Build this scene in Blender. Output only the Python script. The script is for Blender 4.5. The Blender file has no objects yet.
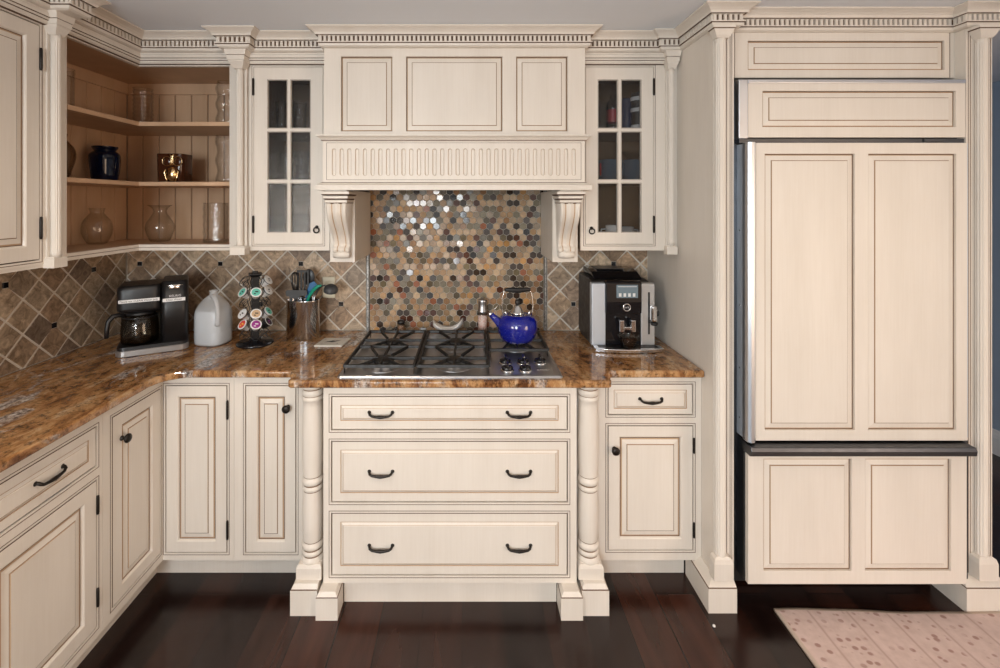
import bpy, bmesh, math, random
from mathutils import Vector, Matrix
random.seed(7)
S = bpy.context.scene
COL = S.collection
PI = math.pi
F, H, VX, VY = 461.0, 1.61, 468.0, 203.0      # focal length in pixels, eye height, vanishing point
R = math.radians

# ------------------------------------------------------------------ materials
def nmat(name):
    m = bpy.data.materials.new(name); m.use_nodes = True
    nt = m.node_tree; b = nt.nodes['Principled BSDF']
    return m, nt, b
def setp(b, col=None, rough=None, metal=None, trans=None, ior=None, spec=None, coat=None, emit=None, es=None, alpha=None, sss=None):
    I = b.inputs
    if col is not None: I['Base Color'].default_value = (*col, 1)
    if rough is not None: I['Roughness'].default_value = rough
    if metal is not None: I['Metallic'].default_value = metal
    if trans is not None: I['Transmission Weight'].default_value = trans
    if ior is not None: I['IOR'].default_value = ior
    if spec is not None: I['Specular IOR Level'].default_value = spec
    if coat is not None: I['Coat Weight'].default_value = coat
    if emit is not None: I['Emission Color'].default_value = (*emit, 1); I['Emission Strength'].default_value = es or 1
    if sss is not None: I['Subsurface Weight'].default_value = sss
def N(nt, t, **k):
    n = nt.nodes.new(t)
    for a, v in k.items():
        if a.startswith('i_'): n.inputs[a[2:].replace('_', ' ')].default_value = v
        else: setattr(n, a, v)
    return n
def L(nt, a, ao, b, bi): nt.links.new(a.outputs[ao], b.inputs[bi])
def coords(nt, scale=(1,1,1), rot=(0,0,0), kind='Object', loc=(0,0,0)):
    tc = N(nt, 'ShaderNodeTexCoord'); mp = N(nt, 'ShaderNodeMapping')
    mp.inputs['Scale'].default_value = scale; mp.inputs['Rotation'].default_value = rot; mp.inputs['Location'].default_value = loc
    L(nt, tc, kind, mp, 'Vector'); return mp
def ramp(nt, stops):
    r = N(nt, 'ShaderNodeValToRGB'); e = r.color_ramp.elements
    while len(e) < len(stops): e.new(0.5)
    for i, (p, c) in enumerate(stops): e[i].position = p; e[i].color = (*c, 1)
    return r
def noise(nt, mp, scale, detail=4, rough=.55, dist=0):
    n = N(nt, 'ShaderNodeTexNoise'); n.inputs['Scale'].default_value = scale; n.inputs['Detail'].default_value = detail
    n.inputs['Roughness'].default_value = rough; n.inputs['Distortion'].default_value = dist
    L(nt, mp, 'Vector', n, 'Vector'); return n
def mix(nt, a, b, fac=None, mode='MIX', f=.5):
    m = N(nt, 'ShaderNodeMix', data_type='RGBA', blend_type=mode)
    m.inputs[0].default_value = f
    if fac is not None: nt.links.new(fac, m.inputs[0])
    for k, x in ((6, a), (7, b)):
        if isinstance(x, tuple): m.inputs[k].default_value = (*x, 1)
        else: nt.links.new(x, m.inputs[k])
    return m
def bump(nt, b, h, strength=.2, dist=.01):
    n = N(nt, 'ShaderNodeBump'); n.inputs['Strength'].default_value = strength; n.inputs['Distance'].default_value = dist
    nt.links.new(h, n.inputs['Height']); L(nt, n, 'Normal', b, 'Normal')

def plain(name, col, rough=.5, metal=0, **k):
    m, nt, b = nmat(name); setp(b, col, rough, metal, **k)
    mp = coords(nt); n = noise(nt, mp, 40, 3)
    r = ramp(nt, [(0.3, (rough*.85,)*3), (.7, (min(1, rough*1.15+.01),)*3)]); L(nt, n, 'Fac', r, 'Fac'); L(nt, r, 'Color', b, 'Roughness')
    return m
def paint(name, c0, c1, rough=.42):
    m, nt, b = nmat(name); setp(b, rough=rough, spec=.4)
    mp = coords(nt, (1.6, 1.6, .35)); n = noise(nt, mp, 5, 4)
    mp2 = coords(nt, (1, 1, .03)); n2 = noise(nt, mp2, 160, 2)
    r = ramp(nt, [(.3, c0), (.7, c1)]); L(nt, n, 'Fac', r, 'Fac')
    r2 = ramp(nt, [(.3, (.975, .968, .96)), (.65, (1, 1, 1))]); L(nt, n2, 'Fac', r2, 'Fac')
    mx = mix(nt, r.outputs[0], r2.outputs[0], None, 'MULTIPLY', 1); nt.links.new(mx.outputs[2], b.inputs['Base Color'])
    return m
cream = paint('cream_glazed_paint', (.69, .638, .572), (.75, .698, .632))
glaze_gap_shade = plain('brown_glaze_and_gap_shade', (.10, .052, .027), .5)  # pigment in the grooves; also paints door-gap shade on the carcasses
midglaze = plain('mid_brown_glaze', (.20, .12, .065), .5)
tanglaze = plain('light_tan_glaze', (.44, .30, .19), .5)
wood = paint('tan_shelf_wood', (.50, .325, .20), (.60, .40, .26))
woodgroove = plain('shelf_groove', (.16, .09, .05), .6)
interior = paint('shaded_cabinet_interior', (.13, .11, .09), (.17, .14, .12))  # unlit look inside the glass cabinets put into a darker colour
ceil_m = plain('ceiling_paint', (.83, .88, .95), .9)
blue_m = plain('blue_grey_wall_paint', (.34, .43, .56), .8)
white_m = plain('white_trim_paint', (.80, .81, .83), .5)
wall_m = plain('warm_wall_paint', (.55, .48, .40), .8)
bronze = plain('oil_rubbed_bronze', (.02, .016, .013), .38, .6)
black = plain('black_plastic', (.008, .008, .009), .40)
blackg = plain('glossy_black', (.008, .008, .010), .08)
iron = plain('cast_iron', (.008, .008, .008), .5, 0)
darkrubber = plain('dark_grey_nylon', (.045, .048, .052), .5)
polished = plain('polished_steel', (.66, .66, .67), .17, 1)
basesteel = plain('warm_dark_steel', (.34, .32, .31), .37, .7)
chrome = plain('chrome', (.82, .83, .85), .08, 1)
darksteel = plain('dark_steel', (.10, .105, .115), .36, 1)
whitecer = plain('white_ceramic', (.82, .81, .79), .15)
def brushed(name, col, rough, sc):
    m, nt, b = nmat(name); setp(b, col, rough, 1)
    mp = coords(nt, sc); n = noise(nt, mp, 30, 3)
    r = ramp(nt, [(.3, (rough*.9,)*3), (.7, (rough*1.12,)*3)]); L(nt, n, 'Fac', r, 'Fac'); L(nt, r, 'Color', b, 'Roughness')
    return m
steel = brushed('brushed_steel', (.60, .61, .63), .33, (6, 6, 6))
steelv = brushed('vertical_brushed_steel', (.60, .64, .70), .33, (20, 20, .4))
silver = plain('silver_painted_cool_reflection', (.56, .62, .70), .37, .55)  # bluish brightness of a window reflection put into the colour
silverw = plain('warm_silver_finish', (.56, .55, .54), .36, .55)
tilecream = plain('cream_ceramic_tile', (.70, .67, .60), .18)
def glassm(name, col=(1,1,1), rough=0, ior=1.45, bumps=None):
    m, nt, b = nmat(name); setp(b, col, rough, 0, 1, ior)
    if bumps:
        mp = coords(nt); n = noise(nt, mp, bumps[0], 2); bump(nt, b, n.outputs['Fac'], bumps[1], .004)
    return m
def thing_glass(name, face, edge, bumps=None, ior=1.5, rough=.0):
    """thin-walled glass: clear in the middle, tinted where the wall is seen edge-on, mirror-like by Fresnel"""
    m = bpy.data.materials.new(name); m.use_nodes = True; nt = m.node_tree; nt.nodes.clear()
    out = N(nt, 'ShaderNodeOutputMaterial'); mx = N(nt, 'ShaderNodeMixShader'); tr = N(nt, 'ShaderNodeBsdfTransparent'); gl = N(nt, 'ShaderNodeBsdfGlossy'); gl.inputs['Roughness'].default_value = rough
    lw = N(nt, 'ShaderNodeLayerWeight'); lw.inputs['Blend'].default_value = .30
    fr = ramp(nt, [(0, (.03,)*3), (.55, (.05,)*3), (.8, (.16,)*3), (1, (.6,)*3)]); L(nt, lw, 'Facing', fr, 'Fac')
    c = mix(nt, face, edge, lw.outputs['Facing']); nt.links.new(c.outputs[2], tr.inputs['Color'])
    if bumps:
        mp = coords(nt); n = noise(nt, mp, bumps[0], 2); b = N(nt, 'ShaderNodeBump'); b.inputs['Strength'].default_value = bumps[1]; b.inputs['Distance'].default_value = .004; L(nt, n, 'Fac', b, 'Height')
        for q in (gl, lw): L(nt, b, 'Normal', q, 'Normal')
    L(nt, fr, 0, mx, 0); L(nt, tr, 0, mx, 1); L(nt, gl, 0, mx, 2); L(nt, mx, 0, out, 0); return m
clear = thing_glass('clear_glass', (.99, .99, .985), (.80, .80, .78))
wavy = thing_glass('wavy_glass', (.985, .985, .985), (.74, .75, .75), (60, .8))
seedy = thing_glass('seeded_pane_glass', (.80, .81, .82), (.6, .62, .64), (110, .35), 1.45, .02)
smoke = thing_glass('smoked_glass', (.80, .76, .70), (.55, .5, .45), None, 1.5, .08)
cobalt = glassm('cobalt_glass', (.012, .03, .12), .03); setp(cobalt.node_tree.nodes['Principled BSDF'], (.002, .005, .022), .06, trans=.05)
amberpot = plain('dark_brown_glaze_pot', (.05, .016, .007), .12)
gold = plain('polished_gold', (.83, .60, .33), .18, 1)
outlet_m = plain('cream_outlet_plastic', (.62, .58, .45), .4)
outlet_t = plain('tan_outlet_plastic', (.34, .25, .17), .4)
potblue = plain('slate_blue_pot', (.07, .13, .19), .38)
redm = plain('red_plastic', (.5, .03, .04), .4)
navy = plain('navy_ceramic', (.03, .04, .10), .18)
bluep = plain('blue_silicone', (.01, .12, .30), .4)
greenp = plain('green_silicone', (.01, .26, .17), .35)
label_m = plain('white_label_tape', (.75, .75, .75), .5)
ink = plain('black_ink', (.02, .02, .02), .6)
silverink = plain('silver_lettering', (.6, .6, .62), .38, .6)
tea = thing_glass('brown_coffee', (.62, .33, .20), (.45, .2, .1))
salt = None
def mk_salt():
    m, nt, b = nmat('pink_salt'); setp(b, rough=.3)
    mp = coords(nt); v = N(nt, 'ShaderNodeTexVoronoi'); v.inputs['Scale'].default_value = 160; L(nt, mp, 'Vector', v, 'Vector')
    r = ramp(nt, [(.0, (.75, .35, .28)), (.5, (.85, .62, .56)), (1, (.9, .82, .8))]); L(nt, v, 'Color', r, 'Fac'); L(nt, r, 'Color', b, 'Base Color'); return m
salt = mk_salt()
def mk_pepper():
    m, nt, b = nmat('peppercorns'); setp(b, rough=.5)
    mp = coords(nt); v = N(nt, 'ShaderNodeTexVoronoi'); v.inputs['Scale'].default_value = 200; L(nt, mp, 'Vector', v, 'Vector')
    r = ramp(nt, [(.0, (.10, .05, .03)), (.6, (.35, .2, .12)), (1, (.5, .36, .25))]); L(nt, v, 'Color', r, 'Fac'); L(nt, r, 'Color', b, 'Base Color'); return m
pepper = mk_pepper()
def mk_enamel():
    m, nt, b = nmat('speckled_blue_enamel'); setp(b, rough=.08, coat=.6)
    mp = coords(nt); n = noise(nt, mp, 260, 2)
    r = ramp(nt, [(.0, (.003, .007, .19)), (.66, (.004, .009, .23)), (.74, (.25, .3, .7))]); L(nt, n, 'Fac', r, 'Fac'); L(nt, r, 'Color', b, 'Base Color')
    return m
enamel = mk_enamel()
def mk_plastic():
    m, nt, b = nmat('milky_jug_plastic'); setp(b, (.86, .88, .90), .25)
    out = nt.nodes['Material Output']; tr = N(nt, 'ShaderNodeBsdfTransparent'); mx = N(nt, 'ShaderNodeMixShader'); tl = N(nt, 'ShaderNodeBsdfTranslucent'); m2 = N(nt, 'ShaderNodeMixShader')
    tl.inputs['Color'].default_value = (.9, .92, .94, 1); m2.inputs[0].default_value = .45; L(nt, b, 0, m2, 1); L(nt, tl, 0, m2, 2)
    mx.inputs[0].default_value = .48; L(nt, m2, 0, mx, 1); L(nt, tr, 0, mx, 2); L(nt, mx, 0, out, 0)
    return m
milky = mk_plastic()
waterm = plain('water_behind_plastic', (.52, .56, .60), .2)

def mk_granite():
    m, nt, b = nmat('gold_brown_granite'); setp(b, rough=.07, spec=.5)
    mp = coords(nt, (2.4, 1.0, 1.0), (0, 0, R(-12)))
    w = noise(nt, mp, 2.2, 5, .6, .8)
    warp = N(nt, 'ShaderNodeVectorMath', operation='MULTIPLY_ADD'); L(nt, w, 'Color', warp, 0); warp.inputs[1].default_value = (.5, .5, .5); L(nt, mp, 'Vector', warp, 2)
    n1 = N(nt, 'ShaderNodeTexNoise'); n1.inputs['Scale'].default_value = 6; n1.inputs['Detail'].default_value = 10; n1.inputs['Roughness'].default_value = .72; L(nt, warp, 0, n1, 'Vector')
    r1 = ramp(nt, [(.30, (.045, .018, .009)), (.41, (.19, .080, .030)), (.49, (.36, .18, .07)), (.57, (.45, .26, .12)), (.66, (.56, .40, .25)), (.76, (.66, .57, .47))]); L(nt, n1, 'Fac', r1, 'Fac')
    mp2 = coords(nt); n2 = noise(nt, mp2, 42, 6, .75); r2 = ramp(nt, [(.36, (.10, .07, .05)), (.50, (1, 1, 1))]); L(nt, n2, 'Fac', r2, 'Fac')
    mx = mix(nt, r1.outputs[0], r2.outputs[0], None, 'MULTIPLY', .85)
    n3 = N(nt, 'ShaderNodeTexNoise'); n3.inputs['Scale'].default_value = 2.6; n3.inputs['Detail'].default_value = 8; n3.inputs['Roughness'].default_value = .65; L(nt, warp, 0, n3, 'Vector')
    r3 = ramp(nt, [(.54, (0, 0, 0)), (.62, (1, 1, 1))]); L(nt, n3, 'Fac', r3, 'Fac')
    n4 = noise(nt, mp2, 60, 5, .75); r4 = ramp(nt, [(.38, (.05, .045, .045)), (.50, (.35, .30, .27)), (.60, (.68, .62, .56))]); L(nt, n4, 'Fac', r4, 'Fac')
    mx2 = mix(nt, mx.outputs[2], r4.outputs[0], r3.outputs[0]); nt.links.new(mx2.outputs[2], b.inputs['Base Color'])
    return m
granite = mk_granite()
def mk_floor():
    m, nt, b = nmat('dark_walnut_planks'); setp(b, rough=.22, spec=.45)
    tc = coords(nt, (1, 1, 1), (0, 0, R(90)), loc=(0, .02, 0))
    br = N(nt, 'ShaderNodeTexBrick'); br.offset = .37; br.offset_frequency = 2; L(nt, tc, 'Vector', br, 'Vector')
    br.inputs['Scale'].default_value = 1; br.inputs['Brick Width'].default_value = 1.9; br.inputs['Row Height'].default_value = .158
    br.inputs['Mortar Size'].default_value = .0028; br.inputs['Mortar Smooth'].default_value = .2; br.inputs['Bias'].default_value = 0
    br.inputs['Color1'].default_value = (.0, .0, .0, 1); br.inputs['Color2'].default_value = (1, 1, 1, 1); br.inputs['Mortar'].default_value = (.5, .5, .5, 1)
    cr = ramp(nt, [(0, (.009, .0045, .004)), (.35, (.016, .0065, .005)), (.7, (.030, .011, .007)), (1, (.052, .018, .011))]); L(nt, br, 'Color', cr, 'Fac')
    mp = coords(nt, (7, 1, 1)); n = noise(nt, mp, 2.2, 4, .5, .6)
    r = ramp(nt, [(.25, (.6, .6, .6)), (.75, (1.4, 1.32, 1.28))]); L(nt, n, 'Fac', r, 'Fac')
    mx = mix(nt, cr.outputs[0], r.outputs[0], None, 'MULTIPLY', 1)
    mr = mix(nt, mx.outputs[2], (.006, .003, .002), br.outputs['Fac']); nt.links.new(mr.outputs[2], b.inputs['Base Color'])
    rr = ramp(nt, [(.3, (.19,)*3), (.7, (.26,)*3)]); L(nt, n, 'Fac', rr, 'Fac'); L(nt, rr, 'Color', b, 'Roughness')
    inv = N(nt, 'ShaderNodeMath', operation='SUBTRACT'); inv.inputs[0].default_value = 1; L(nt, br, 'Fac', inv, 1)
    bump(nt, b, inv.outputs[0], .5, .001)
    return m
floor_m = mk_floor()
def mk_tile():
    m, nt, b = nmat('tumbled_travertine'); setp(b, rough=.42)
    at = N(nt, 'ShaderNodeVertexColor', layer_name='Col')
    mp = coords(nt); n = noise(nt, mp, 22, 7, .68, 1.2)
    r = ramp(nt, [(.34, (.42, .38, .34)), (.5, (.95, .93, .9)), (.66, (1.6, 1.6, 1.58))]); L(nt, n, 'Fac', r, 'Fac')
    mx = mix(nt, at.outputs['Color'], r.outputs[0], None, 'MULTIPLY', .9); nt.links.new(mx.outputs[2], b.inputs['Base Color'])
    bump(nt, b, n.outputs['Fac'], .25, .004)
    return m
tile_m = mk_tile()
grout = plain('grey_beige_grout', (.66, .61, .54), .9)
def mk_hex():
    m, nt, b = nmat('hex_stone_mosaic'); setp(b, rough=.16)
    va = N(nt, 'ShaderNodeVertexColor', layer_name='Col'); ra = ramp(nt, [(.0, (.62,)*3), (.55, (.38,)*3), (.8, (.10,)*3)]); L(nt, va, 'Alpha', ra, 'Fac'); L(nt, ra, 'Color', b, 'Roughness')
    at = N(nt, 'ShaderNodeVertexColor', layer_name='Col')
    mp = coords(nt); n = noise(nt, mp, 60, 5, .6)
    r = ramp(nt, [(.3, (.75, .75, .75)), (.7, (1.25, 1.25, 1.25))]); L(nt, n, 'Fac', r, 'Fac')
    mx = mix(nt, at.outputs['Color'], r.outputs[0], None, 'MULTIPLY', .8); nt.links.new(mx.outputs[2], b.inputs['Base Color'])
    return m
hex_m = mk_hex()
hexgrout = plain('mosaic_grout', (.50, .46, .40), .85)
def mk_liner():
    m, nt, b = nmat('mottled_metal_liner'); setp(b, rough=.35, metal=.5)
    mp = coords(nt); n = noise(nt, mp, 90, 4, .7); r = ramp(nt, [(.35, (.08, .08, .08)), (.6, (.42, .41, .39))]); L(nt, n, 'Fac', r, 'Fac'); L(nt, r, 'Color', b, 'Base Color')
    bump(nt, b, n.outputs['Fac'], .5, .003); return m
liner_m = mk_liner()
def mk_rug():
    m, nt, b = nmat('pink_beige_rug_weave'); setp(b, rough=.95, spec=.1)
    mp = coords(nt, (1, 1, 0))
    v = N(nt, 'ShaderNodeTexVoronoi', feature='F1'); v.inputs['Scale'].default_value = 1; v.inputs['Randomness'].default_value = .75
    ms = coords(nt, (30, 38, 0)); L(nt, ms, 'Vector', v, 'Vector')
    r = ramp(nt, [(.24, (1, 1, 1)), (.36, (0, 0, 0))]); L(nt, v, 'Distance', r, 'Fac')
    # bands of spots running along the rug, separated by plain lines
    sx = N(nt, 'ShaderNodeSeparateXYZ'); L(nt, mp, 'Vector', sx, 0)
    fx = N(nt, 'ShaderNodeMath', operation='PINGPONG'); fx.inputs[1].default_value = .075; L(nt, sx, 'X', fx, 0)
    r2 = ramp(nt, [(.010, (0, 0, 0)), (.024, (1, 1, 1))]); L(nt, fx, 0, r2, 'Fac')
    ln = ramp(nt, [(.0025, (1, 1, 1)), (.005, (0, 0, 0))]); L(nt, fx, 0, ln, 'Fac')
    pn = noise(nt, mp, 7, 2); r3 = ramp(nt, [(.36, (0, 0, 0)), (.5, (1, 1, 1))]); L(nt, pn, 'Fac', r3, 'Fac')
    a = mix(nt, r.outputs[0], r2.outputs[0], None, 'MULTIPLY', 1); a2 = mix(nt, a.outputs[2], r3.outputs[0], None, 'MULTIPLY', .8)
    w = noise(nt, mp, 30, 5); base = ramp(nt, [(.3, (.54, .41, .37)), (.7, (.64, .50, .46))]); L(nt, w, 'Fac', base, 'Fac')
    c1 = mix(nt, base.outputs[0], (.36, .23, .20), a2.outputs[2]); c2 = mix(nt, c1.outputs[2], (.44, .32, .28), ln.outputs[0])
    nt.links.new(c2.outputs[2], b.inputs['Base Color'])
    wv = noise(nt, mp, 400, 2); bump(nt, b, wv.outputs['Fac'], .4, .002)
    return m
rug_m = mk_rug()
rugedge = plain('rug_binding', (.50, .40, .33), .9)

# ------------------------------------------------------------------ mesh builder
def FB(Y0): return lambda u, v, d: (u, Y0 - d, v)       # faces the camera (-Y); d is outward
def FL(X0): return lambda u, v, d: (X0 + d, u, v)       # on the left run, faces +X; u is world Y
def FR(X0): return lambda u, v, d: (X0 - d, u, v)       # faces -X
class MB:
    def __init__(s): s.v = []; s.f = []; s.m = []; s.s = []; s.c = []
    def add(s, vs, fs, m=0, smooth=False, col=None):
        o = len(s.v); s.v += [tuple(p) for p in vs]
        for i, f in enumerate(fs):
            s.f.append([o + k for k in f]); s.m.append(m[i] if isinstance(m, list) else m); s.s.append(smooth); s.c.append(col)
        return s
    def box(s, x0, x1, y0, y1, z0, z1, m=0, fr=None, col=None):
        v = [(x, y, z) for z in (z0, z1) for y in (y0, y1) for x in (x0, x1)]
        if fr: v = [fr(*p) for p in v]
        return s.add(v, [(0, 2, 3, 1), (4, 5, 7, 6), (0, 1, 5, 4), (2, 6, 7, 3), (0, 4, 6, 2), (1, 3, 7, 5)], m, False, col)
    def fbox(s, fr, u0, u1, v0, v1, d0, d1, m=0):       # box in a face frame
        v = [fr(u, w, d) for d in (d0, d1) for w in (v0, v1) for u in (u0, u1)]
        return s.add(v, [(0, 2, 3, 1), (4, 5, 7, 6), (0, 1, 5, 4), (2, 6, 7, 3), (0, 4, 6, 2), (1, 3, 7, 5)], m)
    def rings(s, rs, m=0, smooth=True, cap0=True, cap1=True, closed=True, loop=False):
        n = len(rs[0]); vs = [p for r in rs for p in r]; fs = []; ms = []
        k = len(rs); rng = k if loop else k - 1
        for i in range(rng):
            j2 = (i + 1) % k
            for j in range(n if closed else n - 1):
                fs.append((i*n + j, i*n + (j+1) % n, j2*n + (j+1) % n, j2*n + j)); ms.append(m[i] if isinstance(m, list) else m)
        s.add(vs, fs, ms, smooth)
        mm = lambda i: m[i] if isinstance(m, list) else m
        if not loop:
            if cap0: s.add(rs[0], [tuple(range(n))], mm(0), False)
            if cap1: s.add(rs[-1], [tuple(range(n))], mm(-1), False)
        return s
    def lathe(s, c, prof, seg=32, axis=(0, 0, 1), m=0, smooth=True, cap0=True, cap1=True, a0=0, a1=2*PI, loop=False, sx=1, sy=1):
        ax = Vector(axis).normalized(); ref = Vector((1, 0, 0)) if abs(ax.x) < .9 else Vector((0, 1, 0))
        e1 = (ref - ax*ref.dot(ax)).normalized(); e2 = ax.cross(e1); c = Vector(c); full = abs(a1 - a0 - 2*PI) < 1e-6
        rs = []
        for r, h in prof:
            rs.append([c + ax*h + (e1*math.cos(a)*sx + e2*math.sin(a)*sy)*max(r, 1e-5) for a in [a0 + (a1-a0)*k/(seg if full else seg-1) for k in range(seg)]])
        return s.rings(rs, m, smooth, cap0, cap1, full, loop)
    def tube(s, path, r, seg=10, m=0, cap=True):
        P = [Vector(p) for p in path]; n = len(P); rr = r if isinstance(r, (list, tuple)) else [r]*n
        rs = []; up = None
        for i in range(n):
            t = (P[min(i+1, n-1)] - P[max(i-1, 0)]).normalized()
            if up is None: up = Vector((0, 0, 1)) if abs(t.z) < .9 else Vector((1, 0, 0))
            e1 = (up - t*up.dot(t)).normalized(); e2 = t.cross(e1); up = e1
            rs.append([P[i] + (e1*math.cos(a) + e2*math.sin(a))*rr[i] for a in [2*PI*k/seg for k in range(seg)]])
        return s.rings(rs, m, True, cap, cap)
    def torus(s, c, R0, r, axis=(0, 0, 1), seg=24, sg=8, m=0):
        return s.lathe(c, [(R0 + r*math.cos(a), r*math.sin(a)) for a in [2*PI*k/sg for k in range(sg)]], seg, axis, m, loop=True)
    def prism(s, poly, a0, a1, fn, m=0, smooth=False):   # poly 2D, extruded a0..a1 by fn(p, q, a)
        n = len(poly); r0 = [fn(p, q, a0) for p, q in poly]; r1 = [fn(p, q, a1) for p, q in poly]
        s.add(r0 + r1, [(i, (i+1) % n, n + (i+1) % n, n + i) for i in range(n)], m, smooth)
        return s.add(r0, [tuple(range(n))], m).add(r1, [tuple(range(n))], m)
    def loft(s, fr, u0, u1, v0, v1, rg, ms, cap=0, back=True):
        rs = [[fr(u0+i, v0+i, d), fr(u1-i, v0+i, d), fr(u1-i, v1-i, d), fr(u0+i, v1-i, d)] for i, d in rg]
        s.rings(rs, ms, False, False, False)
        s.add(rs[-1], [(0, 1, 2, 3)], cap)
        if back: s.add(rs[0], [(0, 1, 2, 3)], ms[0] if isinstance(ms, list) else ms)
        return s
    def build(s, name, mats, parent=None, bevel=0, loc=None, weld=True, solid=0):
        me = bpy.data.meshes.new(name)
        if loc is None: loc = parent.location if (parent is not None and not parent.get('_local')) else (0, 0, 0)
        if parent is not None and parent.parent is not None:
            rt = parent.parent
            loc = (0, 0, 0) if rt.get('_local') else rt.location
        lx = Vector(loc)
        me.from_pydata([Vector(p) - lx for p in s.v], [], s.f)
        mats = mats if isinstance(mats, (list, tuple)) else [mats]
        for m in mats: me.materials.append(m)
        me.polygons.foreach_set('material_index', s.m); me.polygons.foreach_set('use_smooth', s.s)
        if any(c is not None for c in s.c):
            ca = me.color_attributes.new('Col', 'FLOAT_COLOR', 'CORNER')
            for p in me.polygons:
                c = s.c[p.index] or (.5, .5, .5)
                for li in p.loop_indices: ca.data[li].color = (*c, 1) if len(c) == 3 else c
        bm = bmesh.new(); bm.from_mesh(me)
        if weld: bmesh.ops.remove_doubles(bm, verts=bm.verts, dist=2e-5)
        bmesh.ops.recalc_face_normals(bm, faces=bm.faces)
        bm.to_mesh(me); bm.free(); me.update()
        o = bpy.data.objects.new(name, me); COL.objects.link(o)
        if parent is not None: o.parent = parent
        else: o.location = lx
        if bevel:
            md = o.modifiers.new('bevel', 'BEVEL'); md.width = bevel; md.segments = 2; md.limit_method = 'ANGLE'; md.angle_limit = R(40)
        return o
def thing(name, label, cat, loc, rz=0, group=None, local=False):
    o = bpy.data.objects.new(name, None); COL.objects.link(o); o.location = loc; o.rotation_euler = (0, 0, rz); o.empty_display_size = .05
    o['label'] = label; o['category'] = cat
    if group: o['group'] = group
    if local: o['_local'] = 1
    return o
def tag(o, label, cat, group=None):
    o['label'] = label; o['category'] = cat
    if group: o['group'] = group
    return o
def struct(o): o['kind'] = 'structure'; return o
def copy_tree(o, parent=None, data=True):
    c = o.copy(); COL.objects.link(c)
    if parent: c.parent = parent
    for ch in list(o.children): copy_tree(ch, c)
    return c
def X(px, Y): return (px - VX)*Y/F
def Z(py, Y): return H - (py - VY)*Y/F

# ------------------------------------------------------------------ cabinet joinery
def solid_frame(mb, fr, u0, u1, v0, v1, holes, th=.019, m=0):
    us = sorted({u0, u1, *[h[0] for h in holes], *[h[1] for h in holes]}); vs = sorted({v0, v1, *[h[2] for h in holes], *[h[3] for h in holes]})
    def sol(i, j):
        if not (0 <= i < len(us)-1 and 0 <= j < len(vs)-1): return False
        a, b = (us[i]+us[i+1])/2, (vs[j]+vs[j+1])/2
        return not any(h[0] < a < h[1] and h[2] < b < h[3] for h in holes)
    for i in range(len(us)-1):
        for j in range(len(vs)-1):
            if not sol(i, j): continue
            a, b, c, d = us[i], us[i+1], vs[j], vs[j+1]
            for dd in (0, -th): mb.add([fr(a, c, dd), fr(b, c, dd), fr(b, d, dd), fr(a, d, dd)], [(0, 1, 2, 3)], m)
            if not sol(i-1, j): mb.add([fr(a, c, 0), fr(a, d, 0), fr(a, d, -th), fr(a, c, -th)], [(0, 1, 2, 3)], m)
            if not sol(i+1, j): mb.add([fr(b, c, 0), fr(b, d, 0), fr(b, d, -th), fr(b, c, -th)], [(0, 1, 2, 3)], m)
            if not sol(i, j-1): mb.add([fr(a, c, 0), fr(b, c, 0), fr(b, c, -th), fr(a, c, -th)], [(0, 1, 2, 3)], m)
            if not sol(i, j+1): mb.add([fr(a, d, 0), fr(b, d, 0), fr(b, d, -th), fr(a, d, -th)], [(0, 1, 2, 3)], m)
def line_ring(mb, fr, u0, u1, v0, v1, w=.0022, d=.0005, m=1):
    for a in ((u0, u1, v0, v0+w), (u0, u1, v1-w, v1), (u0, u0+w, v0+w, v1-w), (u1-w, u1, v0+w, v1-w)):
        mb.fbox(fr, *a, -.001, d, m)
def frame_with_bead(mb, fr, u0, u1, v0, v1, holes):
    solid_frame(mb, fr, u0, u1, v0, v1, holes)
    for a, b, c, d in holes:
        w = .0085; line_ring(mb, fr, a-w, b+w, c-w, d+w)
def raised_door(fr, u0, u1, v0, v1, stile=.052, th=.018, g=.003):
    mb = MB(); u0 += g; u1 -= g; v0 += g; v1 -= g
    rg = [(0, -th), (0, -.0015), (.0015, 0), (stile-.007, 0), (stile-.003, -.0025), (stile, -.0085), (stile+.0028, -.0085), (stile+.008, -.0068), (stile+.026, -.0028), (stile+.0275, -.0028), (stile+.0293, -.0005)]
    ms = [0, 1, 0, 0, 0, 1, 2, 0, 1, 2]
    return mb.loft(fr, u0, u1, v0, v1, rg, ms, 0)
def drawer_front(fr, u0, u1, v0, v1, th=.018, g=.003, b=.030):
    mb = MB(); u0 += g; u1 -= g; v0 += g; v1 -= g
    rg = [(0, -th), (0, -.0035), (.002, -.002), (b, -.002), (b+.001, -.0035), (b+.003, -.0035), (b+.011, .0015), (b+.0125, .0015), (b+.014, .003)]
    return mb.loft(fr, u0, u1, v0, v1, rg, [0, 1, 0, 2, 2, 0, 2, 0], 0)
def inset_panel(mb, fr, u0, u1, v0, v1, dep=.012):
    rg = [(-.0001, .0001), (.0007, -.0007), (.0007, -dep), (.0032, -dep), (.007, -dep+.002), (.026, -dep+.006), (.0275, -dep+.006), (.0290, -dep+.009)]
    mb.loft(fr, u0, u1, v0, v1, rg, [0, 0, 1, 2, 0, 3, 2], 0, back=False)
CM = [cream, glaze_gap_shade, tanglaze, midglaze]
def knob(fr, u, v, parent, name='knob'):
    c = Vector(fr(u, v, 0)); n = (Vector(fr(u, v, 1)) - c)
    MB().lathe(c, [(.009, .0), (.0095, .003), (.006, .006), (.006, .014), (.012, .017), (.0165, .022), (.0168, .027), (.013, .031), (.006, .033), (.0001, .0335)], 20, n).build(name, bronze, parent)
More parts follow.
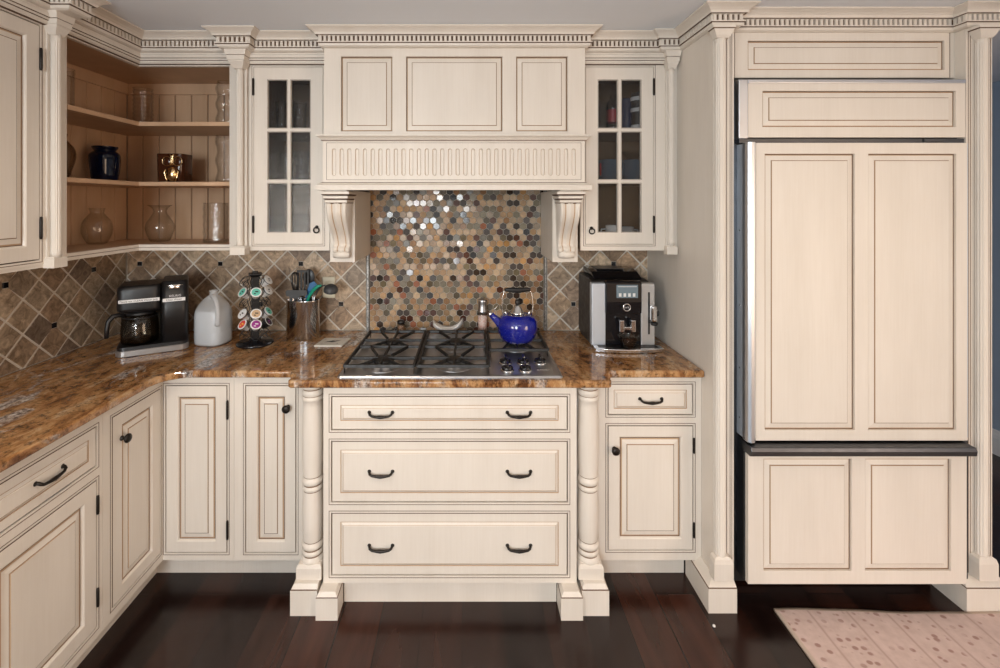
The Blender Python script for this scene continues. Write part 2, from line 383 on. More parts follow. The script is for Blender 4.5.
def pull(fr, u, v, parent, hw=.042, name='pull'):
    mb = MB()
    pts = [(-hw-.004, .010, .0), (-hw-.003, .010, .010), (-hw, .006, .016), (-hw*.82, .001, .018), (-hw*.35, -.0015, .019), (0, -.002, .0195), (hw*.35, -.0015, .019), (hw*.82, .001, .018), (hw, .006, .016), (hw+.003, .010, .010), (hw+.004, .010, 0)]
    mb.tube([fr(u+a, v+b, d) for a, b, d in pts], [.0055, .005, .005, .0045, .0055, .007, .0055, .0045, .005, .005, .0055], 10)
    for sgn in (-1, 1):
        c = Vector(fr(u+sgn*(hw+.004), v+.012, 0)); n = Vector(fr(u, v, 1)) - Vector(fr(u, v, 0))
        mb.lathe(c - Vector((0, 0, .002)), [(.008, 0), (.0075, .003), (.005, .005)], 14, n)
    mb.build(name, bronze, parent)
def hinge(fr, u, v, parent, h=.055):
    c = Vector(fr(u, v - h/2, .003)); mb = MB().lathe(c, [(.001, -.006), (.0045, -.004), (.0045, 0), (.005, .002), (.005, h-.002), (.0045, h), (.0045, h+.004), (.001, h+.006)], 12, (0, 0, 1)); mb.build('hinge', bronze, parent)
def ring_pull(fr, u, v, parent):
    mb = MB(); c = Vector(fr(u, v, 0)); n = Vector(fr(u, v, 1)) - c
    mb.lathe(c + Vector((0, 0, .010)), [(.008, 0), (.008, .003), (.005, .006), (.005, .012), (.001, .013)], 14, n)
    mb.torus(Vector(fr(u, v-.004, .009)), .0125, .0032, n, 24, 8); mb.build('ring_pull', bronze, parent)
def sweep(mb, path, prof, ms, bump_cap=True):
    """profile (o, z) swept along a plan path; outward is right of travel"""
    P = [Vector((x, y)) for x, y in path]; n = len(P); rs = []
    for i in range(n):
        t0 = (P[i]-P[i-1]).normalized() if i else None; t1 = (P[i+1]-P[i]).normalized() if i < n-1 else None
        n0 = Vector((t0.y, -t0.x)) if t0 else None; n1 = Vector((t1.y, -t1.x)) if t1 else None
        if n0 is None: mi = n1
        elif n1 is None: mi = n0
        else: mi = (n0+n1)/(1 + n0.dot(n1))
        rs.append([(P[i].x + mi.x*o, P[i].y + mi.y*o, z) for o, z in prof])
    k = len(prof)
    for i in range(n-1):
        mb.add(rs[i] + rs[i+1], [(j, j+1, k+j+1, k+j) for j in range(k-1)], list(ms), False)
    mb.add(rs[0], [tuple(range(k))], 0); mb.add(rs[-1], [tuple(range(k))], 0)
CROWN = [(-.03, 2.39), (.06, 2.39), (.06, 2.385), (.054, 2.382), (.042, 2.375), (.033, 2.367), (.029, 2.358), (.021, 2.3575), (.012, 2.3555), (.012, 2.330), (.024, 2.330), (.024, 2.3255), (.018, 2.323), (.018, 2.321), (.016, 2.313), (.006, 2.308), (-.03, 2.307)]
CROWN_M = [0, 0, 0, 0, 0, 0, 1, 0, 1, 0, 0, 1, 0, 0, 0, 0]
FRIEZE = [(-.03, 2.309), (.004, 2.309), (.004, 2.300), (.008, 2.298), (.008, 2.284), (.003, 2.2825), (.003, 2.274), (-.002, 2.2725), (-.002, 2.264), (-.008, 2.259), (-.03, 2.256)]
FRIEZE_M = [0, 0, 1, 0, 1, 0, 1, 0, 0, 1]
def dentils(mb, path, o=.012, z0=2.332, z1=2.3556, pitch=.0198, w=.0108, pr=.008):
    P = [Vector(p) for p in path]
    for i in range(len(P)-1):
        d = P[i+1]-P[i]; ln = d.length; t = d/ln; nn = Vector((t.y, -t.x)); a0 = 0; a1 = ln
        if i:
            tp = (P[i]-P[i-1]).normalized(); cr = tp.x*t.y - tp.y*t.x
            a0 = -o-.006 if cr > 0 else o+.004
        if i < len(P)-2:
            tn = (P[i+2]-P[i+1]).normalized(); cr = t.x*tn.y - t.y*tn.x
            a1 = ln+o+.006 if cr > 0 else ln-o-.010
        k = max(1, int(round((a1-a0)/pitch))); st = (a1-a0)/k
        if a1 - a0 < w: continue
        for j in range(k):
            c = P[i] + t*(a0 + st*(j+.5))
            vs = []
            for z in (z0, z1):
                for oo in (o-.001, o+pr):
                    for s_ in (-w/2, w/2):
                        q = c + t*s_ + nn*oo; vs.append((q.x, q.y, z))
            mb.add(vs, [(0, 2, 3, 1), (4, 5, 7, 6), (0, 1, 5, 4), (2, 6, 7, 3), (0, 4, 6, 2), (1, 3, 7, 5)], 0)
EXPO = 0.0

# ================================================================== the room
XL, XR, YW, YR, ZC = -1.872, 3.39, 2.522, -2.6, 2.39
def wall(name, boxes, m):
    mb = MB()
    for b in boxes: mb.box(*b)
    return struct(mb.build(name, m))
wall('floor', [(XL-.1, XR+.1, YR-.1, 4.6, -.06, 0)], floor_m)
wall('ceiling', [(XL-.1, XR+.1, YR-.1, 4.6, ZC+.001, ZC+.08)], ceil_m)
wall('wall_back', [(XL-.1, 2.10, YW, YW+.1, 0, ZC)], wall_m)
# left wall with a window towards the camera's side, rear wall with one; the right-wall window is added for its light
WL = (-1.75, -.42, .95, 1.82)
wall('wall_left', [(XL-.1, XL, YR, WL[0], 0, ZC), (XL-.1, XL, WL[1], YW, 0, ZC), (XL-.1, XL, WL[0], WL[1], 0, WL[2]), (XL-.1, XL, WL[0], WL[1], WL[3], ZC)], wall_m)
W1 = (-1.35, -.25, .95, 2.28); W2 = (-2.2, -.1, .08, 2.08)  # second opening is an unseen window added to even out the light
wall('wall_rear', [(XL-.1, W1[0], YR-.1, YR, 0, ZC), (W1[1], XR+.1, YR-.1, YR, 0, ZC),
     (W1[0], W1[1], YR-.1, YR, 0, W1[2]), (W1[0], W1[1], YR-.1, YR, W1[3], ZC)], wall_m)
wall('wall_right', [(XR, XR+.1, YR, W2[0], 0, ZC), (XR, XR+.1, W2[1], 4.6, 0, ZC), (XR, XR+.1, W2[0], W2[1], 0, W2[2]), (XR, XR+.1, W2[0], W2[1], W2[3], ZC)], blue_m)
wall('wall_far', [(2.10, XR, 4.5, 4.6, 0, ZC), (1.9, 2.0, YW+.1, 4.6, 0, ZC)], blue_m)
mb = MB(); mb.prism([(0, 0), (.018, 0), (.018, .105), (.013, .125), (.008, .135), (.006, .15), (0, .155)], 0, 4.5, lambda p, q, a: (XR-p, a, q)); struct(mb.build('baseboard_right', white_m))
def window(i, axis, a0, a1, z0, z1, pos, inward):
    """frame, muntins and pane set in the wall opening"""
    mp = (lambda a, d, z: (pos + d*inward, a, z)) if axis == 'y' else (lambda a, d, z: (a, pos + d*inward, z))
    def bx(mb, aa, ab, za, zb, d0, d1):
        v = [mp(a, d, z) for d in (d0, d1) for z in (za, zb) for a in (aa, ab)]
        mb.add(v, [(0, 2, 3, 1), (4, 5, 7, 6), (0, 1, 5, 4), (2, 6, 7, 3), (0, 4, 6, 2), (1, 3, 7, 5)])
    mb = MB(); w = .06
    bx(mb, a0, a1, z0, z0+w, -.09, -.03); bx(mb, a0, a1, z1-w, z1, -.09, -.03); bx(mb, a0, a0+w, z0+w, z1-w, -.09, -.03); bx(mb, a1-w, a1, z0+w, z1-w, -.09, -.03)
    c = (a0+a1)/2; bx(mb, c-.03, c+.03, z0+w, z1-w, -.085, -.035)
    for sg in ((a0-.07, a0, z0-.07, z1+.07), (a1, a1+.07, z0-.07, z1+.07), (a0, a1, z1, z1+.07), (a0, a1, z0-.07, z0)): bx(mb, *sg, 0, .015)
    return struct(mb.build('window_%d' % i, white_m))
window(1, 'y', *WL, XL, 1); window(2, 'x', *W1, YR, 1); window(3, 'y', *W2, XR, -1)  # last one is added on the unseen right wall for fill

# ================================================================== wall tile
def clip_poly(poly, x0, x1, y0, y1):
    for ax, lim, sg in ((0, x0, 1), (0, x1, -1), (1, y0, 1), (1, y1, -1)):
        out = []
        for i in range(len(poly)):
            p, q = poly[i], poly[(i+1) % len(poly)]
            a, b = (p[ax]-lim)*sg, (q[ax]-lim)*sg
            if a >= 0: out.append(p)
            if a*b < 0:
                t = a/(a-b); out.append((p[0]+(q[0]-p[0])*t, p[1]+(q[1]-p[1])*t))
        poly = out
        if len(poly) < 3: return []
    return poly
def inset_poly(p, d):
    cx = sum(a for a, b in p)/len(p); cy = sum(b for a, b in p)/len(p)
    out = []
    for a, b in p:
        l = math.hypot(a-cx, b-cy); k = max(0, 1-d/l) if l else 1; out.append((cx+(a-cx)*k, cy+(b-cy)*k))
    return out
def raise_poly(mb, fr, poly, h, bev, col, tilt=(0, 0)):
    if len(poly) < 3: return
    top = inset_poly(poly, bev); n = len(poly)
    cx = sum(a for a, b in top)/n; cy = sum(b for a, b in top)/n
    vs = [fr(a, b, 0) for a, b in poly] + [fr(a, b, h*.75) for a, b in poly] + [fr(a, b, h + (a-cx)*tilt[0] + (b-cy)*tilt[1]) for a, b in top]
    fs = [(i, (i+1) % n, n+(i+1) % n, n+i) for i in range(n)] + [(n+i, n+(i+1) % n, 2*n+(i+1) % n, 2*n+i) for i in range(n)] + [tuple(range(2*n, 3*n))]
    mb.add(vs, fs, 0, False, col)
D = .1465
TC = [(.27, .185, .12), (.31, .22, .145), (.22, .155, .105), (.34, .255, .175), (.25, .19, .135), (.20, .145, .105), (.36, .28, .20)]
def tiled(name, label, fr, back, u0, u1, v0, v1, ins, parts=None, lit_tone=1.0):
    root = thing(name, label, 'wall tile', fr((u0+u1)/2, v0, 0))
    mb = MB(); mb.fbox(fr, u0, u1, v0, v1, .0003, .0045); mb.build('grout_bed', grout, root)
    mb = MB(); iu, iv = ins; g = .0042; sq = .0115; rnd = random.Random(hash(label) % 1000 if False else len(label)*7)
    ib = MB(); h = D/2
    for i in range(-60, 60):
        for j in range(-30, 30):
            if (i+j) % 2 == 0: continue          # diamond centres
            cx, cy = iu + i*h, iv + j*h
            if cx < u0-h or cx > u1+h or cy < v0-h or cy > v1+h: continue
            r = h - g*1.4; corners = [(cx, cy-r), (cx+r, cy), (cx, cy+r), (cx-r, cy)]
            # notch the corners that meet a dark insert
            poly = []
            for k, (di, dj) in enumerate(((0, -1), (1, 0), (0, 1), (-1, 0))):
                a, b = i+di, j+dj; isin = (a % 6 == 0 and b % 6 == 0) or (a % 6 == 3 and b % 6 == 3)
                x, y = corners[k]
                if isin:
                    c = sq + .0018
                    if dj: s_ = -dj; poly += ([(x - (c-r+h)*1 if False else x - c, y + s_*(c - (h-r))), (x + c, y + s_*(c - (h-r)))] if dj < 0 else [(x + c, y + s_*(c-(h-r))), (x - c, y + s_*(c-(h-r)))])
                    else: s_ = -di; poly += ([(x + s_*(c-(h-r)), y - c), (x + s_*(c-(h-r)), y + c)] if di > 0 else [(x + s_*(c-(h-r)), y + c), (x + s_*(c-(h-r)), y - c)])
                else: poly.append((x, y))
            poly = clip_poly(poly, u0+.002, u1-.002, v0+.002, v1-.002)
            if len(poly) >= 3:
                c = rnd.choice(TC); f = rnd.uniform(.85, 1.15)*lit_tone; raise_poly(mb, fr, poly, .0075, .002, tuple(x*f for x in c), (rnd.uniform(-.02, .02), rnd.uniform(-.02, .02)))
    mb.build('diamond_tiles', tile_m, root, weld=False)
    for i in range(-60, 60):
        for j in range(-30, 30):
            if (i % 6 == 0 and j % 6 == 0) or (i % 6 == 3 and j % 6 == 3):
                cx, cy = iu + i*h, iv + j*h
                p = clip_poly([(cx-sq, cy-sq), (cx+sq, cy-sq), (cx+sq, cy+sq), (cx-sq, cy+sq)], u0, u1, v0, v1)
                if len(p) >= 3: m1 = MB(); raise_poly(m1, fr, p, .009, .002, None); m1.build('dark_inset', darkrubber if False else blackg, root, weld=False)
    return root
ZT0, ZT1 = .9155, 1.388
tiled('tile_backsplash', 'brown diamond stone tile on the left side wall above the counter', FL(XL), 0, .60, YW-.011, ZT0, ZT1, (2.299, 1.278))
tiled('tile_backsplash', 'beige diamond stone tile behind the coffee maker and water jug', FB(YW), 0, XL+.011, -.5545, ZT0, ZT1, (-1.352, 1.278), lit_tone=1.25)  # same stone as the side wall, lightened to paint in the lighting
tiled('tile_backsplash', 'beige diamond stone tile behind the espresso machine', FB(YW), 0, .4315, .981, ZT0, ZT1, (.795, 1.278), lit_tone=1.5)  # same stone, palest here: more light put into the tile colour
# ---- hexagon mosaic behind the cooktop
root = thing('mosaic_backsplash', 'multicoloured hexagon stone mosaic panel behind the gas cooktop', 'wall tile', (-.061, YW, ZT0))
fr = FB(YW); mb = MB(); mb.fbox(fr, -.536, .413, ZT0, 1.72, .0003, .004); mb.build('grout_bed', hexgrout, root)
mb = MB(); sx = .0364; sy = sx*.8660; rr = sx/math.sqrt(3) - .0015; rnd = random.Random(11)
HC = [((.38, .25, .14), 18), ((.44, .31, .20), 16), ((.30, .18, .10), 10), ((.50, .38, .26), 8), ((.34, .27, .20), 9), ((.13, .11, .08), 11), ((.19, .165, .11), 8), ((.045, .03, .022), 12), ((.09, .035, .022), 8), ((.02, .018, .018), 5), ((.50, .28, .10), 5), ((.20, .19, .16), 4), ((.30, .10, .04), 3)]
pool = [c for c, w in HC for _ in range(w)]
j = 0; z = ZT0
while z < 1.72 + sy:
    x = -.536 + (sx/2 if j % 2 else 0)
    while x < .413 + sx:
        p = [(x + rr*math.cos(R(30+60*k)), z + rr*math.sin(R(30+60*k))) for k in range(6)]
        p = clip_poly(p, -.535, .412, ZT0, 1.72)
        c = rnd.choice(pool); f = rnd.uniform(.8, 1.2)
        raise_poly(mb, fr, p, .0075, .0015, tuple(q*f*k_ for q, k_ in zip(c, (.90, .84, .76))) + (rnd.random(),), (rnd.gauss(0, .03), rnd.gauss(0, .03)))
        x += sx
    z += sy; j += 1
mb.build('hexagon_tiles', hex_m, root, weld=False)
for u in (-.5535, .4145):
    mb = MB(); mb.prism([(u, .0), (u+.016, 0), (u+.016, .010), (u+.012, .0145), (u+.004, .0145), (u, .010)], ZT0, 1.70, lambda p, q, a: (p, YW-q, a)); mb.build('pencil_liner', liner_m, root)
# wall plates
def outlet(u, v, mm, label, toggle):
    r = thing('outlet', label, 'outlet', (u, YW-.009, v)); mb = MB(); f = FB(YW-.009)
    mb.loft(f, u-.0345, u+.0345, v-.0575, v+.0575, [(0, 0), (0, .004), (.003, .0065)], 0); mb.build('wall_plate', mm, r)
    if toggle: MB().fbox(f, u-.0165, u+.0165, v-.033, v+.033, .006, .0085).build('rocker', mm, r, .001); MB().fbox(f, u-.006, u+.006, v-.010, v+.012, .008, .016).build('toggle', black, r, .001)
    else:
        MB().fbox(f, u-.0165, u+.0165, v-.033, v+.033, .006, .008).build('socket', mm, r, .001)
        MB().lathe(f(u, v-.047, .006), [(.003, 0), (.003, .001)], 10, (0, -1, 0)).build('screw', mm, r)
outlet(X(329.5, YW), Z(287, YW), outlet_m, 'cream outlet plate on the tile right of the utensil holder', False)
outlet(X(142, YW), Z(291, YW), outlet_t, 'tan outlet plate on the tile hidden behind the coffee maker', False)

# ================================================================== base cabinets
YB, XB = 1.94, -1.284
fb, fl = FB(YB), FL(XB)
def toe(boxes, root, name='toe_kick'):
    mb = MB()
    for b in boxes: mb.box(*b)
    mb.build(name, cream, root)
# -- run on the left
def drawer_base(y0, y1, label, dlab):
    r = thing('base_cabinet', label, 'cabinet', (XB-.3, (y0+y1)/2, 0))
    a, b = y0+.022, y1-.024; mb = MB(); frame_with_bead(mb, fl, y0, y1, .107, .884, [(a, b, .70, .84), (a, b, .14, .655)])
    mb.box(XL+.001, XB-.0195, y0, y1, .107, .884, 1); mb.build('body', CM, r)  # dark carcass colour paints the shade seen through the door gaps
    toe([(XL+.001, XB-.072, y0, y1, 0, .106)], r)
    d = drawer_front(fl, a, b, .70, .84).build('drawer', CM, r); pull(fl, (a+b)/2 + .01, .768, d)
    d = raised_door(fl, a, b, .14, .655, .056).build('door', CM, r); 
    for z in (.245, .565): hinge(fl, b-.0005, z, r)
    knob(fl, a+.012, .60, d)
drawer_base(1.185, 1.62, 'cream base cabinet with drawer over door at the left edge of the floor', 0)
drawer_base(.55, 1.184, 'cream base cabinet nearest the viewer along the left wall, mostly out of frame', 0)
# -- corner cabinet, one door on each run
r = thing('corner_cabinet', 'cream corner base cabinet with one door on each side of the inner corner', 'cabinet', (-1.45, 2.2, 0))
mb = MB(); frame_with_bead(mb, fl, 1.621, YB, .107, .884, [(1.662, 1.926, .145, .838)])
frame_with_bead(mb, fb, XB, -.985, .107, .884, [(-1.274, -1.012, .137, .844)])
mb.box(XL+.001, XB-.0195, 1.621, YW-.001, .107, .884, 1); mb.box(XB-.0195, -.985, YB+.0195, YW-.001, .107, .884, 1); mb.build('body', CM, r)
toe([(XL+.001, XB-.072, 1.621, YW-.001, 0, .106), (XB-.072, -.985, YB+.068, YW-.001, 0, .106)], r)
d = raised_door(fl, 1.662, 1.926, .145, .838).build('door', CM, r); knob(fl, 1.708, .739, d)
raised_door(fb, -1.274, -1.012, .137, .844).build('door', CM, r)
for z in (.235, .74): hinge(fb, -1.0115, z, r, .07)
# -- narrow cabinet
r = thing('base_cabinet', 'narrow cream base cabinet with a tall door left of the cooktop drawers', 'cabinet', (-.83, 2.2, 0))
mb = MB(); frame_with_bead(mb, fb, -.984, -.69, .107, .884, [(-.938, -.722, .137, .844)]); mb.box(-.984, -.575, YB+.0195, YW-.001, .107, .884, 1)
mb.fbox(fb, -.6895, -.5755, .0, .884, -.019, 0); mb.build('body', CM, r)
toe([(-.984, -.575, YB+.068, YW-.001, 0, .106)], r)
d = raised_door(fb, -.938, -.722, .137, .844, .05).build('door', CM, r); knob(fb, -.757, .752, d)
# -- right cabinet
r = thing('base_cabinet', 'cream base cabinet with drawer over door below the espresso machine', 'cabinet', (.75, 2.2, 0))
mb = MB(); frame_with_bead(mb, fb, .547, .982, .107, .884, [(.587, .949, .716, .85), (.587, .949, .147, .675)]); mb.box(.433, .982, YB+.0195, YW-.001, .107, .884, 1)
mb.fbox(fb, .4325, .5465, .0, .884, -.019, 0); mb.build('body', CM, r)
toe([(.433, .94, YB+.068, YW-.001, 0, .106)], r)
d = drawer_front(fb, .587, .949, .716, .85, b=.024).build('drawer', CM, r); pull(fb, .768, .777, d)
d = raised_door(fb, .587, .949, .147, .675).build('door', CM, r); knob(fb, .615, .577, d)
for z in (.235, .59): hinge(fb, .9495, z, r)
# -- drawer chest under the cooktop with turned columns
r = thing('drawer_cabinet', 'cream three-drawer base cabinet with turned corner columns under the cooktop', 'cabinet', (-.0715, 2.1, 0))
f3 = FB(1.83); dz = [(.707, .844), (.42, .666), (.13, .380)]
mb = MB(); frame_with_bead(mb, f3, -.574, .431, .102, .8845, [(-.544, .397, a, b) for a, b in dz]); mb.box(-.5735, .4305, 1.8495, YW-.001, .102, .8845, 1)  # carcass coloured dark so the drawer gaps look shaded
mb.box(-.574, -.571, 1.8495, YB+.02, .102, .8845, 0); mb.box(.428, .431, 1.8495, YB+.02, .102, .8845, 0); mb.build('body', CM, r)
for (a, b), pz in zip(dz, (.770, .536, .243)):
    d = drawer_front(f3, -.544, .397, a, b, b=.034).build('drawer', CM, r)
    for px in (-.345, .202): pull(f3, px, pz, d)
mb = MB(); mb.box(-.50, .357, 1.862, 1.90, 0, .103); mb.build('toe_kick', cream, r)
def turned(cx, cy, root):
    g, c = 1, 0
    pf = [(.048, .8845), (.048, .872), (.044, .866), (.038, .862), (.038, .858), (.043, .852), (.043, .842), (.0385, .8345), (.0385, .832), (.0425, .826), (.0425, .818), (.037, .813),
          (.0375, .79), (.0405, .70), (.041, .64), (.040, .56), (.037, .515), (.0375, .51), (.0365, .507), (.0365, .503), (.0415, .498), (.0425, .490), (.0415, .481), (.036, .477), (.036, .472), (.0405, .466), (.0405, .457), (.036, .452), (.0362, .4495),
          (.0375, .44), (.0405, .38), (.040, .30), (.037, .25), (.0365, .247), (.0365, .243), (.0415, .238), (.0425, .230), (.041, .222), (.037, .219), (.037, .214), (.042, .209), (.042, .199), (.038, .196), (.038, .191), (.045, .185), (.046, .172), (.043, .166)]
    dark = {(.038, .862), (.0385, .8345), (.0375, .51), (.036, .477), (.036, .452), (.037, .25), (.037, .219), (.038, .196)}
    ms = [3 if (pf[i] in dark) else 0 for i in range(len(pf)-1)]
    MB().lathe((cx, cy, 0), pf, 36, m=ms).build('column', CM, root)
    mb = MB(); w = .048
    mb.rings([[(cx-a, cy-a, z), (cx+a, cy-a, z), (cx+a, cy+a if cy+a < 1.9395 else 1.9395, z), (cx-a, cy+a if cy+a < 1.9395 else 1.9395, z)] for a, z in ((.050, .117), (.050, .160), (.047, .168), (.042, .173))], 0, False)
    mb.build('column_block', CM, root)
    o = -1 if cx < 0 else 1
    mb = MB(); xa, xb = (cx-.062, -.5885) if cx < 0 else (.4445, cx+.062)
    mb.rings([[(xa+a, 1.797+a, z), (xb-a*(o > 0), 1.797+a, z), (xb-a*(o > 0), 1.9395, z), (xa+a*(o < 0), 1.9395, z)] for a, z in ((.0, 0), (.0, .098), (.003, .101), (.012, .1165))], [0, 1, 0], False); mb.build('plinth', CM, root)
turned(-.6315, 1.876, r); turned(.4885, 1.876, r)
for xa, xb in ((-.5875, -.503), (.359, .4435)):
    mb = MB(); mb.rings([[(xa+a, 1.777+a, z), (xb-a, 1.777+a, z), (xb-a, 1.86, z), (xa+a, 1.86, z)] for a, z in ((0, 0), (0, .085), (.002, .088), (.012, .1018))], [0, 1, 0], False); mb.build('foot', CM, r)

# ================================================================== countertop
def arc(cx, cy, r, a0, a1, n=6): return [(cx + r*math.cos(R(a0 + (a1-a0)*k/n)), cy + r*math.sin(R(a0 + (a1-a0)*k/n))) for k in range(n+1)]
pl = [(XL+.001, .55), (-1.25, .55), (-1.25, 1.80)] + arc(-1.143, 1.80, .107, 180, 90, 8)[1:]
lb = [(-.742, 1.907), (-.732, 1.903), (-.727, 1.893), (-.724, 1.880), (-.714, 1.872), (-.703, 1.866), (-.697, 1.855), (-.700, 1.842), (-.707, 1.832), (-.709, 1.818), (-.704, 1.806), (-.695, 1.80)]
pl += lb + [(2*-.0715 - x, y) for x, y in reversed(lb)] + [(.9815, 1.907), (.9815, YW-.001), (XL+.001, YW-.001)]
mb = MB(); mb.prism(pl, .885, .915, lambda p, q, a: (p, q, a))
ct = mb.build('countertop', granite, None, loc=(0, 0, 0), weld=True); md = ct.modifiers.new('bevel', 'BEVEL'); md.width = .009; md.segments = 4; md.limit_method = 'ANGLE'; md.angle_limit = R(60)
tag(ct, 'gold and brown granite countertop running along both walls', 'countertop')

# ================================================================== upper left: cabinet on the left wall
YU, XU = 2.165, -1.545
fu, ful = FB(YU), FL(XU)
def column(parent, cx, cy, r, z0, z1, axis_n):
    """slender fluted shaft with a flared cap"""
    mb = MB(); seg = 64
    def ring(rad, z, fl=.0): return [(cx + rad*(1 - fl*(.5+.5*math.cos(a*14)))*math.cos(a), cy + rad*(1 - fl*(.5+.5*math.cos(a*14)))*math.sin(a), z) for a in [2*PI*k/seg for k in range(seg)]]
    mb.rings([ring(r, z0), ring(r, z0+.02), ring(r, z0+.024, .22), ring(r, z1-.03, .22), ring(r, z1-.026), ring(r, z1)], 0, True)
    mb.build('fluted_shaft', CM, parent)
r = thing('wall_cabinet', 'cream wall cabinet at the upper left corner with one raised-panel door', 'cabinet', (-1.7, 1.35, 1.387))
mb = MB(); frame_with_bead(mb, ful, .95, 1.768, 1.387, 2.31, [(1.25, 1.665, 1.404, 2.252)]); mb.box(XL+.001, XU-.0195, .95, 1.768, 1.387, 2.38, 1)  # carcass box in dark colour, painted shade behind the door edge
mb.box(XL+.001, XU-.004, .95, 1.768, 1.375, 1.3865, 0); mb.build('body', CM, r)
d = raised_door(ful, 1.25, 1.665, 1.404, 2.252, .055).build('door', CM, r); knob(ful, 1.285, 1.47, d)
for z in (1.52, 2.13): hinge(ful, 1.6655, z, r, .07)
def pil_bits(parent, cx, cy, n, z_foot, hw=.030, r_=.0165, foot=True, k=1.0):
    """n: outward direction; backing strip, shaft, cap, foot"""
    t = Vector((-n[1], n[0]))*1
    def bx(mb, w, d0, d1, za, zb, w2=None, d2=None, m=0):
        w, d1 = w*k, d1*k; w2 = w2*k if w2 is not None else None; d2 = d2*k if d2 is not None else None
        w2 = w2 if w2 is not None else w; d2 = d2 if d2 is not None else d1
        def rg(w, d, z): return [(cx + t.x*a + n[0]*b, cy + t.y*a + n[1]*b, z) for a, b in ((-w, d0), (w, d0), (w, d), (-w, d))]
        return mb.rings([rg(w, d1, za), rg(w2, d2, zb)], m, False)
    mb = MB(); bx(mb, .026, -.004, .007, 1.40, 2.262); mb.build('backing_strip', CM, parent)
    column(parent, cx + n[0]*.019, cy + n[1]*.019, r_, 1.41, 2.235, n)
    mb = MB(); bx(mb, .021, .0, .040, 2.228, 2.238, .027, .046); bx(mb, .027, 0, .046, 2.2381, 2.256, .036, .058); bx(mb, .036, 0, .058, 2.2561, 2.262); bx(mb, .040, 0, .062, 2.2621, 2.282, .040, .062); bx(mb, .040, 0, .062, 2.282, 2.284, m=1); bx(mb, .044, 0, .065, 2.284, 2.31, .050, .069); mb.build('capital', CM, parent)
    mb = MB(); bx(mb, .034, -.004, .045, 1.372, 1.405, .034, .045); bx(mb, .034, -.004, .045, 1.405, 1.413, .026, .036); mb.build('foot_block', CM, parent)
pil_bits(r, XU, 1.708, (1, 0), 0, k=.82)

# open corner shelf unit
WM = [wood, woodgroove, cream]
r = thing('corner_shelf_cabinet', 'open wooden corner shelf cabinet with two shelves in the upper left corner', 'cabinet', (-1.6, 2.2, 1.387))
Yb, Xb2 = 2.497, -1.846; xe = -1.120
mb = MB()
solid_frame(mb, fu, XU, -1.014, 1.387, 2.31, [(XU, xe, 1.415, 2.252)], .019, 0)
solid_frame(mb, ful, 1.769, YU, 1.387, 2.31, [(1.775, YU, 1.415, 2.252)], .019, 0)
for fr_, a, b in ((fu, XU, xe), (ful, 1.772, YU)): mb.fbox(fr_, a, b, 1.4005, 1.4025, -.001, .0008, 1)
mb.build('face_frame', CM, r)
mb = MB(); ell = [(XL+.001, 1.769), (XU-.0195, 1.769), (XU-.0195, YU+.0195), (-1.014, YU+.0195), (-1.014, YW-.001), (XL+.001, YW-.001)]
for za, zb in ((1.388, 1.414), (2.253, 2.38)): mb.prism(ell, za, zb, lambda p, q, a: (p, q, a))
mb.box(xe+.003, -1.014, YU+.0195, Yb, 1.414, 2.253); mb.box(XL+.001, XU-.0195, 1.769, 1.786, 1.414, 2.253); mb.build('carcass', WM, r)
# beadboard backs
def beads(fr, u0, u1, v0, v1, pitch, off):
    mb = MB(); mb.fbox(fr, u0, u1, v0, v1, -.012, -.006, 1); u = off
    while u > u0: u -= pitch
    while u < u1:
        a, b = max(u+.0022, u0), min(u+pitch-.0022, u1)
        if b - a > .003: mb.add([fr(a, v0, -.006), fr(a+.002, v0, 0), fr(b-.002, v0, 0), fr(b, v0, -.006), fr(a, v1, -.006), fr(a+.002, v1, 0), fr(b-.002, v1, 0), fr(b, v1, -.006)], [(0, 1, 5, 4), (1, 2, 6, 5), (2, 3, 7, 6)], 0)
        u += pitch
    return mb
beads(FB(Yb), Xb2, xe+.003, 1.414, 2.253, .0885, -1.763).build('beadboard_back', WM, r, weld=False)
beads(FL(Xb2), 1.786, Yb, 1.414, 2.253, .0885, Yb).build('beadboard_side', WM, r, weld=False)
mb = MB(); mb.fbox(FB(Yb), Xb2, xe, 2.195, 2.2525, .0, .012); mb.fbox(FL(Xb2), 1.786, Yb-.013, 2.195, 2.2525, 0, .012); mb.build('top_rail', WM, r)
XS, YS = -1.551, 2.172
for za, zb in ((1.973, 1.993), (1.691, 1.710)):
    mb = MB(); mb.prism([(Xb2+.001, 1.787), (XS, 1.787), (XS, YS), (xe+.002, YS), (xe+.002, Yb-.001), (Xb2+.001, Yb-.001)], za, zb, lambda p, q, a: (p, q, a)); mb.build('shelf', WM, r, .002)
pil_bits(r, -1.056, YU-.012, (0, -1), 0)

